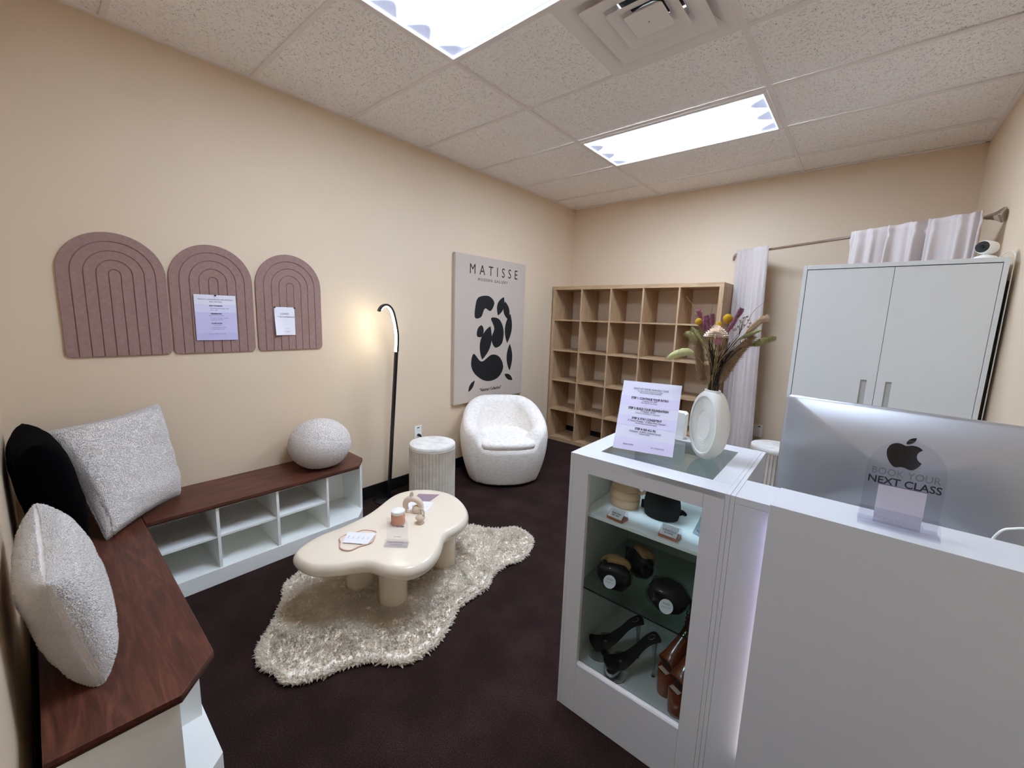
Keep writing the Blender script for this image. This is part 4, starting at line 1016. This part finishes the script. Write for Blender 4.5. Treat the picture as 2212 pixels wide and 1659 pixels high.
# pampas bundles left and right of the neck
for k, (p, r, lab, d) in enumerate(((((1519, 836), (1514, 800), (1510, 762), (1508, 735)), .016, 'tan pampas plume rising along the left side of the bouquet', 0), (((1556, 836), (1574, 802), (1596, 770), (1622, 742)), .018, 'tan pampas plume leaning to the right side of the bouquet', 0), (((1606, 735), (1620, 724), (1634, 712), (1646, 708)), .009, 'pale feathery plume at the upper right behind the berries', .02), (((1515, 712), (1509, 695), (1506, 680), (1505, 670)), .008, 'greyish feathery plume behind the leftmost yellow ball', .03))):
    t = flower('pampas_plume', lab, 'dried grass', 'feathery plumes in the vase'); P3 = [fp(*q, d) for q in p]; mm_ = MPAMP if k < 2 else MPINK if k == 3 else mat('cream_plume', 'D9C5AC', .95)
    obj('plume_core', spindle(P3, r*.6, n=8, seed=k+50), mm_, t, smooth='all')
    obj('bristles', bristles(P3, r*.6, 2200, .018 if k < 2 else .012, .0006, 60+k, 1.6), mm_, t, fix=False, kind='stuff'); obj('stem', stem(MB(), P3[0], seed=60+k), MSTEM, t)
# berries
t = flower('berry_sprig', 'sprig of silvery round berries at the right of the bouquet', 'dried flower'); m = MB(); rng = random.Random(8)
bs = [(1608, 700), (1614, 706), (1604, 708), (1618, 713), (1598, 718), (1608, 716), (1612, 698), (1590, 722), (1600, 704), (1616, 720)]
for k, (x, y) in enumerate(bs): m.ell(fp(x, y, rng.uniform(-.03, .0)), (.0042+.002*(k == 7),)*3, 12, 8)
obj('berries', m, MBERRY, t, smooth='all'); m = MB()
for x, y in bs[::2]: m.tube([fp(x, y, -.015), fp(1597, 736, -.01)], .0006, 4)
stem(m, fp(1597, 736, -.01), seed=71); obj('stem', m, MSTEMD, t)
# loose dark stalks and wisps
t = flower('dark_stalks', 'bunch of dark dried stalks filling the middle of the bouquet', 'dried stems'); m = MB(); rng = random.Random(11)
for k in range(46): stem(m, fp(rng.uniform(1526, 1606), rng.uniform(736, 768), rng.uniform(-.03, .03)), r=rng.uniform(.0008, .0017), seed=100+k)
obj('stalks', m, MSTEMD, t, kind='stuff')
t = flower('pale_stalks', 'few pale straw stalks crossing in front of the dark stems', 'dried stems'); m = MB()
for k in range(9): stem(m, fp(rng.uniform(1530, 1590), rng.uniform(738, 756), -.035), r=.0011, seed=200+k)
obj('stalks', m, MSTEM, t)
t = flower('thin_grass_wisps', 'long thin grass wisps sticking up out of the bouquet', 'dried grass'); m = MB()
for P in (((1512, 690), (1498, 655), (1482, 628)), ((1536, 690), (1540, 670), (1542, 658)), ((1612, 712), (1624, 690), (1648, 672)), ((1616, 725), (1632, 712), (1648, 692))):
    m.tube(smoothpath([fp(*q, .0) for q in P], 6), [.0011-.0006*k/12 for k in range(13)], 5); stem(m, fp(*P[0], 0), seed=P[0][0], r=.0009)
obj('blades', m, MSTEM, t)

# ------------------------------------------------------------------ things in the display case
def tag_block(u, v, rz, label, lines):
    t = thing('price_plaque', label, 'price tag', M=onC(u, v, .7884, rz), group='copper and acrylic price plaques')
    S_ = lambda pts, x0, x1: MB().add([(x0, y, z) for y, z in pts]+[(x1, y, z) for y, z in pts], [(0, 1, 2, 3), (7, 6, 5, 4), (0, 4, 5, 1), (1, 5, 6, 2), (2, 6, 7, 3), (3, 7, 4, 0)])
    obj('copper_base', S_([(-.020, 0), (.020, 0), (.020, .010), (-.020, .010)], -.030, .030), MCOPPER, t, bevel=.001)
    obj('acrylic_wedge', S_([(-.020, .0102), (.020, .0102), (.018, .030), (.010, .032)], -.030, .030), MACRYL, t)
    obj('label_card', S_([(-.0205, .011), (-.0195, .0105), (.0085, .0325), (.0075, .0332)], -.026, .026), MPAPER, t)
    T = lambda a, b, c: (a, -.0065+b*.79-.0006-c, .0225+b*.61+.0005)
    m = MB()
    for k, s_ in enumerate(lines): text(s_, .0066, mb=m, T=lambda a, b, c, k=k: T(a, b-.0005-.008*k, c))
    obj('lettering', m, MINK, t); return t
tag_block(.165, .052, math.radians(-6), 'small price plaque in front of the tan quilted knee pad', ['KNEE PADS', '$30 - $40'])
tag_block(.340, .058, math.radians(-2), 'small price plaque in front of the black knee pad', ['SLEEVES SOLD', 'AS A PAIR'])
def pad(label, u, v, r, h, m_, quilt, rz=0, z=.7884):
    t = thing('knee_pad', label, 'knee pad', M=onC(u, v, z, rz)); rg = []
    n = 60; K = 64
    for k in range(K+1):
        q = k/K; zz_ = h*q; base = .86+.14*math.sin(PI*min(1, q*1.6+.12)) if q < .6 else .98-.10*(q-.6)/.4
        g = 1-.075*sum(math.exp(-((q-c_)/.013)**2) for c_ in ((.22, .42) if quilt else ()))
        rg.append([((r*base*g-.003*quilt*math.exp(-((abs((a*180/PI+90+180) % 360-180)-18)/3)**2))*math.cos(a)*1.0, r*.8*base*g*math.sin(a), zz_) for a in [2*PI*i/n for i in range(n)]])
    obj('padded_shell', MB().loft(rg), m_, t, smooth=70); return t
MTAN = mat('tan_leather', 'E3BC97', .45, bump=(300, .1)); MBLKP = mat('black_neoprene', '0D0D0B', .8, bump=(900, .2))
t = pad('tan quilted leather knee pad on the white shelf', .135, .175, .056, .150, MTAN, 1)
obj('strap', MB().tube(smoothpath([(.050, -.01, .12), (.066, -.012, .105), (.075, -.004, .078), (.062, .0, .062), (.052, .0, .066)], 5), .006, 8), MTAN, t, smooth='all')
t = pad('smooth black knee pad beside the tan one on the white shelf', .268, .185, .062, .155, MBLKP, 0)
obj('tab', MB().tube(smoothpath([(.045, .01, .022), (.066, .012, .028), (.080, .012, .022)], 5), [.012, .012, .011, .011, .010, .009, .008, .007, .006, .005, .003], 10), MBLKP, t, smooth='all')
obj('purple_band', MB().box(-.012, .012, -.006, .006, 0, .030), mat('plum_elastic', '3C2236', .8), None, world=False, loc=tuple(onC(.200, .205, .7884).translation), label='folded plum elastic band between the two knee pads', cat='strap', bevel=.003)
t = thing('black_pouch', 'black pouch in the back left corner of the white shelf', 'pouch', M=onC(.068, .265, .7884))
obj('pouch_body', MB().ell((0, 0, .052), (.024, .03, .052), 20, 12), MBLKFAB, t, smooth='all')
t = thing('foil_packet', 'silvery blue foil packet at the right end of the white shelf', 'packet', M=onC(.428, .115, .7884, math.radians(-25)))
m = MB()
def FP(u, v, s): x = (u-.5)*.09; z = v*.10; d = .012*math.sin(PI*u)*math.sin(PI*min(1, v*1.05))**.6+.003*noise.noise(Vector((u*6, v*6, s))); return (x+.012*v, s*d+z*.35, z*.94)
for s_ in (-1, 1): m.grid(lambda u, v: FP(u, v, s_), 14, 14)
obj('packet_body', m, mat('silver_blue_foil', 'B7C6D2', .3, metal=.4), t, smooth=45)
obj('lettering', text('FIT', .014, T=lambda a, b, c: (a-.012, -.0085-.001+.04*.35*.2-c-.004, .022+b)), MINK, t)

MFILM = glass_mat('clear_plastic_film', (.94, .95, .94), .10, .9)
def package(label, u, v, rz, sx, sy, sz, mats_, sticker=True, tan=False, z=.5004, lean=0):
    t = thing('packaged_knee_pads', label, 'package', M=onC(u, v, z, rz), group='knee pads packed in clear bags')
    def E(p, q, k=1, seed=0):
        n_ = 1+.22*noise.noise(Vector((math.cos(p)*1.5+seed, math.sin(p)*1.5, q*2)))
        cz = math.cos(q); return (sx*k*n_*math.sin(q)**.62*math.cos(p)*(1-.25*max(0, -cz) if 0 else 1), sy*k*n_*math.sin(q)**.7*math.sin(p), sz*(1-math.copysign(abs(cz)**.9, cz))*k*.5*2/2)
    N1, N2 = 36, 18
    mb_ = MB().loft([[E(2*PI*i/N1, PI*j/N2, 1, u*50) for i in range(N1)] for j in range(1, N2)])
    obj('pad', mb_, mats_[0], t, smooth='all')
    if tan: obj('pad_lining', MB().loft([[(x*.93, y*.95+.012, zq*1.0+.014) for x, y, zq in [E(2*PI*i/N1, PI*j/N2, .97, u*20) for i in range(N1)]] for j in range(8, N2)]), mats_[1], t, smooth='all')
    rng = random.Random(int(u*1000)); rg = []
    for j in range(1, N2):
        rg.append([tuple(Vector(E(2*PI*i/N1, PI*j/N2, 1.07, 4+u*9))+Vector((.003*noise.noise(Vector((i*.7, j*.6, u*30))), .003*noise.noise(Vector((i*.6, j*.8, 5))), 0))+Vector((0, 0, -.004+.002))) for i in range(N1)])
    rg = [[(x, y, max(z_, .0006)) for x, y, z_ in r] for r in rg]
    obj('plastic_bag', MB().loft(rg), MFILM, t, smooth=50)
    if sticker:
        T = lambda x, y, z_: (x, -sy*1.10-.007+(y)*.52+z_*-1, sz*.50+y*.85)
        obj('round_sticker', MB().prism([(.0215*math.cos(a), .0215*math.sin(a)) for a in [2*PI*i/32 for i in range(32)]], 0, .001, T), MPAPER, t)
        m = MB(); text('KNEE', .009, T=lambda a, b, c: T(a, b+.008, .0015), mb=m); text('STARTER SET', .0052, T=lambda a, b, c: T(a, b-.002, .0015), mb=m); obj('lettering', m, MINKG, t)
    return t
MTAND = mat('tan_fabric', 'A98257', .85)
package('bagged black and tan knee pads with an upright round sticker on the glass shelf', .150, .098, math.radians(8), .058, .042, .105, (MBLKP, MTAND), tan=True)
package('bagged black and tan knee pads without a sticker at the back of the glass shelf', .190, .235, math.radians(-30), .056, .040, .098, (MBLKP, MTAND), sticker=False, tan=True)
package('bagged all-black knee pads with a round sticker at the right of the glass shelf', .335, .118, math.radians(14), .064, .050, .098, (MBLKP, MTAND))

# platform sandals
MCLEAR = glass_mat('clear_lucite', (.84, .88, .80), .45, .80)
def sandal(label, u, v, rz):
    t = thing('platform_sandal', label, 'shoe', M=onC(u, v, .1904, rz), group='pair of clear and black platform sandals')
    # local +X: heel direction
    def sole(x): return .034*(math.sin(PI*min(1, max(0, (x+.07)/.13)))**.5 if x < .02 else 1)*(1 if x < .0 else max(.5, 1-(x)*3.2)) if x < .10 else .021
    path = [(-.078, .064), (-.060, .059), (-.035, .058), (-.010, .062), (.015, .080), (.04, .106), (.06, .130), (.08, .148), (.10, .157), (.118, .160)]
    P = smoothpath([(a, 0, b) for a, b in path], 4); rg = []
    for i, (x, _, z_) in enumerate(P):
        q = i/(len(P)-1); w_ = .036*min(1, (q/.07)**.5 if q > 0 else .05)*(1-.36*min(1, max(0, (q-.30)/.30)))*(1+.16*max(0, min(1, (q-.70)/.2)))
        if q > .93: w_ *= math.sqrt(max(.05, 1-((q-.93)/.075)**2))
        rg.append([(x, w_*math.cos(a), z_+(.002 if math.sin(a) > 0 else -.002)*abs(math.sin(a))) for a in [2*PI*k/14 for k in range(14)]])
    obj('insole', MB().loft(rg), MBLKP, t, smooth=60)
    pf = [(-.060+.0, 0)]; plat = []
    for z_, k in ((0, .90), (.01, .97), (.05, 1.0), (.056, .98)):
        plat.append([(-.034+.043*k*math.cos(a)*(1.0), .035*k*math.sin(a), z_) for a in [2*PI*i/30 for i in range(30)]])
    obj('clear_platform', MB().loft(plat), MCLEAR, t, smooth=50)
    obj('outsole', MB().loft([[(-.034+.040*math.cos(a), .032*math.sin(a), z_) for a in [2*PI*i/30 for i in range(30)]] for z_ in (0, .003)]), MBLKP, t)
    obj('clear_heel', MB().tube([(.100, 0, .150), (.104, 0, .10), (.106, 0, .05), (.107, 0, .006)], [.014, .0075, .0055, .0055], 14), MCLEAR, t, smooth=50)
    obj('heel_tip', MB().tube([(.107, 0, .006), (.107, 0, 0)], .0062, 14), MBLKP, t)
    st = []
    for k in range(13):
        a = PI*k/12; st.append([(x_-.030, .036*math.cos(a)*1.0, .055+.034*math.sin(a)) for x_ in (0, .032)])
    mS = MB().add([p for r in st for p in r]+[(p[0], p[1]*.96, p[2]-.0015) for r in st for p in r], [(2*k, 2*k+1, 2*k+3, 2*k+2) for k in range(12)]+[(26+2*k, 26+2*k+2, 26+2*k+3, 26+2*k+1) for k in range(12)])
    obj('clear_strap', mS, MFILM, t, smooth='all', fix=False)
    obj('logo_patch', MB().box(-.022, .004, -.004, .004, .0625, .0635), mat('silver_print', 'A9A9A4', .3, metal=.6), t)
    obj('buckle', MB().tube([(.090+.010*math.cos(a), .009*math.sin(a), .1585+.006*math.cos(a)) for a in [2*PI*i/14 for i in range(15)]], .0012, 6), MSILVER, t); return t
s1 = sandal('clear-platform black sandal nearest the glass on the case floor', .222, .082, math.radians(42))
s2 = dup(s1); s2.matrix_basis = onC(.140, .130, .1904, math.radians(38)); s2['label'] = 'clear-platform black sandal further back on the case floor'
# lace-up platform boots
MPAT = mat('rust_patent_leather', '7C3A1E', .13, coat=.8, bump=(120, .12, .003))
def boot(label, u, v, rz):
    t = thing('platform_boot', label, 'boot', M=onC(u, v, .1904, rz), group='pair of rust patent platform boots')
    rg = [[(-.02+.044*k*math.cos(a), .036*k*math.sin(a), z_) for a in [2*PI*i/30 for i in range(30)]] for z_, k in ((0, .93), (.02, .98), (.085, 1.0), (.088, .98))]
    obj('platform', MB().loft(rg), MPAT, t, smooth=50)
    path = smoothpath([(-.040, 0, .110), (-.01, 0, .125), (.035, 0, .160), (.070, 0, .205), (.083, 0, .255), (.086, 0, .30)], 5); n = len(path)
    R_ = []
    for i, p in enumerate(path):
        q = i/(n-1); hw_ = .036-.010*min(1, q*2.2)+.012*max(0, q-.6); hh_ = .026+.018*math.sin(PI*min(1, q*1.25))+.004*q
        tt = (Vector(path[min(i+1, n-1)])-Vector(path[max(i-1, 0)])).normalized(); nn = Vector((-tt.z, 0, tt.x))
        R_.append([tuple(Vector(p)+nn*hh_*math.sin(a)+Vector((0, hw_*math.cos(a), 0))) for a in [2*PI*k/26 for k in range(26)]])
    bt = obj('upper', MB().loft(R_, cap=False), MPAT, t, smooth='all', fix=False)
    so = bt.modifiers.new('th', 'SOLIDIFY'); so.thickness = .002
    obj('toe_lining', MB().ell((-.030, 0, .112), (.016, .026, .019), 16, 10), mat('dark_lining', '2A1712', .9), t, smooth='all')
    obj('insole', MB().box(-.056, -.040, -.018, .018, .088, .0905), mat('pale_insole', 'D9C2B0', .7), t, bevel=.003)
    obj('heel', MB().tube([(.085, 0, .19), (.092, 0, .12), (.094, 0, 0)], [.020, .014, .012], 16), MPAT, t, smooth=50)
    m = MB()
    for k in range(7):
        q = .38+.085*k; i = int(q*(n-1)); p = Vector(path[i]); tt = (Vector(path[min(i+1, n-1)])-Vector(path[i-1])).normalized(); nn = Vector((-tt.z, 0, tt.x))
        c_ = p+nn*(.034+.0015*k); m.tube(smoothpath([tuple(c_+Vector((0, -.013, 0))-nn*.006), tuple(c_+nn*.010), tuple(c_+Vector((0, .013, 0))-nn*.006)], 4), .0022, 6)
    obj('laces', m, mat('rust_lace', '5E2A17', .7), t); return t
b1_ = boot('rust patent lace-up platform boot further back in the case', .372, .150, math.radians(62))
b2_ = dup(b1_); b2_.matrix_basis = onC(.424, .100, .1904, math.radians(66)); b2_['label'] = 'rust patent lace-up platform boot nearest the glass, half cut by the right frame'

# ------------------------------------------------------------------ things on the coffee table
KT = (1.4631-ZT-.0005)/(1.4631-.37)
def ct(x, y): return (2.8245+(x-2.8245)*KT, -4.43816+(y+4.43816)*KT, ZT+.0006)
def rzto(a, b): return math.atan2(b[1]-a[1], b[0]-a[0])
# candle jar
jx, jy, _ = ct(1.090, -3.262)
t = thing('candle_jar', 'peach glass candle jar with a white marbled lid on the coffee table', 'candle', (jx, jy, ZT+.0006))
obj('jar', MB().lathe([(.030, 0), (.036, .002), (.037, .008), (.037, .050), (.034, .054), (.034, .062)], 48), mat('peach_glass', 'D69B7E', .25, spec=.6), t, smooth=40)
obj('lid', MB().lathe([(.0365, .058), (.0375, .060), (.0375, .073), (.035, .076), (.020, .0765), (.001, .0768)], 48), MMARBLE, t, smooth=35)
# acrylic review sign
a_ = ct(1.232, -3.446); b_ = ct(1.323, -3.367); rz = rzto(a_, b_)
t = thing('acrylic_sign', 'small clear acrylic review sign in front of the candle jar on the coffee table', 'sign', ((a_[0]+b_[0])/2, (a_[1]+b_[1])/2, ZT+.0006), rz)
obj('upright', MB().prism([(-.052, 0), (-.052, .135)]+[(-.052+.104*k/12, .135+.008*math.sin(PI*k/24)) for k in range(1, 7)]+[(.0+.052*math.sin(PI/2*k/12), .143-.045*(1-math.cos(PI/2*k/12))) for k in range(1, 13)]+[(.052, 0)], .040, .0425, XZ), MACRYL, t)
obj('foot', MB().box(-.058, .058, 0, .055, 0, .003).add([(-.058, .0, .003), (.058, .0, .003), (.058, .034, .028), (-.058, .034, .028), (-.058, .003, .003), (.058, .003, .003), (.058, .036, .0265), (-.058, .036, .0265)], [(0, 1, 2, 3), (7, 6, 5, 4), (0, 4, 5, 1), (3, 2, 6, 7), (0, 3, 7, 4), (1, 5, 6, 2)]), MACRYL, t)
m = MB(); text('CLASS?', .0125, .014, .091, bold=.0005, mb=m, y=.0396); obj('bold_lettering', m, MINK, t)
m = MB(); text('YOUR', .0125, -.024, .091, mb=m, y=.0396); text('* * * * *', .011, 0, .034, mb=m, y=.0396)
TF2 = lambda dz: (lambda a, b, c: (a, .0155+(b+dz)*.79-.001, .0145+(b+dz)*.61+.001))
text('Leave a quick review', .0085, T=TF2(.006), mb=m); text('It means so much', .0085, T=TF2(-.006), mb=m); obj('small_lettering', m, MINKG, t)
# small ceramic vases
vx, vy, _ = ct(1.062, -3.145)
t = thing('loop_vase', 'beige ceramic loop vase with an open ring body on the coffee table', 'vase', (vx-.02, vy+.01, ZT+.0006), math.radians(38))
m = MB()
P = [(.034, 0, .018), (.040, 0, .040), (.036, 0, .056), (.012, 0, .058), (-.018, 0, .060)]
lp = smoothpath([(.020, 0, .020), (.014, 0, .046), (-.0, 0, .060)], 4)
main = smoothpath([(.022, 0, .004), (.024, 0, .026), (.012, 0, .044), (-.012, 0, .050), (-.022, 0, .060)], 5)
obj('foot_body', MB().lathe([(.016, 0), (.021, .003), (.024, .018), (.022, .034), (.012, .042), (.001, .043)], 28, (.022, 0)), MBEIGECER, t, smooth=60)
loop = smoothpath([(.020, 0, .036), (-.004, 0, .040), (-.016, 0, .026), (-.034, 0, .028), (-.046, 0, .052), (-.036, 0, .084), (-.004, 0, .098), (.030, 0, .084), (.046, 0, .052), (.040, 0, .020)], 5)
ring_ = smoothpath([(.014, 0, .030), (-.010, 0, .040), (-.030, 0, .034), (-.038, 0, .058), (-.026, 0, .082), (.0, 0, .092), (.030, 0, .082), (.046, 0, .056), (.050, 0, .030), (.052, 0, .010)], 5)
obj('loop_body', MB().tube(smoothpath([(-.034, 0, .016), (-.042, 0, .040), (-.036, 0, .064), (-.012, 0, .082), (.016, 0, .080), (.040, 0, .062), (.050, 0, .036), (.050, 0, .014)], 5), [.013+.005*math.sin(PI*k/35) for k in range(36)], 16), MBEIGECER, t, smooth='all')
obj('neck', MB().lathe([(.017, .078), (.012, .098), (.009, .112), (.0105, .120), (.008, .120), (.007, .112)], 24, (-.006, 0)), MBEIGECER, t, smooth=60)
obj('foot_pad', MB().box(-.045, .056, -.012, .012, 0, .004), MBEIGECER, t, bevel=.002)
vx, vy, _ = ct(1.172, -3.182)
t = thing('bud_vase', 'small beige ceramic bud vase with a side handle on the coffee table', 'vase', (vx, vy, ZT+.0006), math.radians(30))
obj('body', MB().lathe([(.020, 0), (.022, .002), (.022, .008), (.015, .014), (.018, .020), (.026, .030), (.026, .036), (.018, .046), (.0085, .053), (.0075, .080), (.0085, .086), (.0065, .086), (.006, .08)], 36), MBEIGECER, t, smooth=50)
obj('handle', MB().tube(smoothpath([(.007, 0, .079), (.016, 0, .080), (.021, 0, .066), (.021, 0, .046), (.018, 0, .040)], 5), .0045, 10), MBEIGECER, t, smooth='all')
# cards
def card(label, pts, m_, z, band=None, name='card', group=None):
    P = [ct(*p)[:2] for p in pts]; c = (sum(p[0] for p in P)/4, sum(p[1] for p in P)/4); rz = rzto(P[0], P[1])
    t = thing(name, label, 'card', (c[0], c[1], z), rz, group)
    ca, sa = math.cos(-rz), math.sin(-rz); Q = [((x-c[0])*ca-(y-c[1])*sa, (x-c[0])*sa+(y-c[1])*ca) for x, y in P]
    obj('card_stock', MB().prism(Q, 0, .0007), m_, t)
    x0, x1 = min(q[0] for q in Q), max(q[0] for q in Q); y0, y1 = min(q[1] for q in Q), max(q[1] for q in Q); m = MB()
    for k, s_ in enumerate(('Loyalty', 'Class 1', 'Class 2', 'Class 3', 'Free')):
        text(s_, .010, T=lambda a, b, c_, k=k: (x0+(x1-x0)*(.16+.17*k)-b, (y0+y1)/2+a*.9, .0009+c_*0), mb=m)
    obj('print', m, MINKG, t); return t
card('mauve card lying on the coffee table behind the loop vase', ((.930, -3.05), (1.005, -2.985), (.972, -2.886), (.875, -2.968)), mat('mauve_card', '9B8590', .6), ZT+.001)
card('white card lying half over the mauve card behind the bud vase', ((.985, -3.165), (1.097, -3.081), (1.034, -2.975), (.900, -3.075)), MPAPER, ZT+.0022)
card('white printed card resting on the pink wavy coaster', ((1.071, -3.558), (1.168, -3.486), (1.112, -3.402), (1.000, -3.492)), MPAPER, ZT+.0085, MPUR)
P = [ct(*p) for p in ((1.058, -3.562), (1.105, -3.585), (1.150, -3.565), (1.150, -3.515), (1.160, -3.46), (1.125, -3.42), (1.09, -3.395), (1.059, -3.406), (1.03, -3.43), (1.025, -3.47), (1.01, -3.51), (1.02, -3.545))]
cc = (sum(p[0] for p in P)/12, sum(p[1] for p in P)/12); lp = catmull([(p[0]-cc[0], p[1]-cc[1]) for p in P], 5)
t = thing('wavy_coaster', 'pink wavy-rimmed coaster dish under the white printed card', 'coaster', (cc[0], cc[1], ZT+.0006))
MPKC = mat('pink_glaze', 'D9B3A4', .4)
obj('dish', MB().prism([(x*.96, y*.96) for x, y in lp], .0, .003), MCREAM, t); obj('rim', MB().tube([(x, y, .004) for x, y in lp+lp[:2]], .0038, 8), MPKC, t, smooth='all')
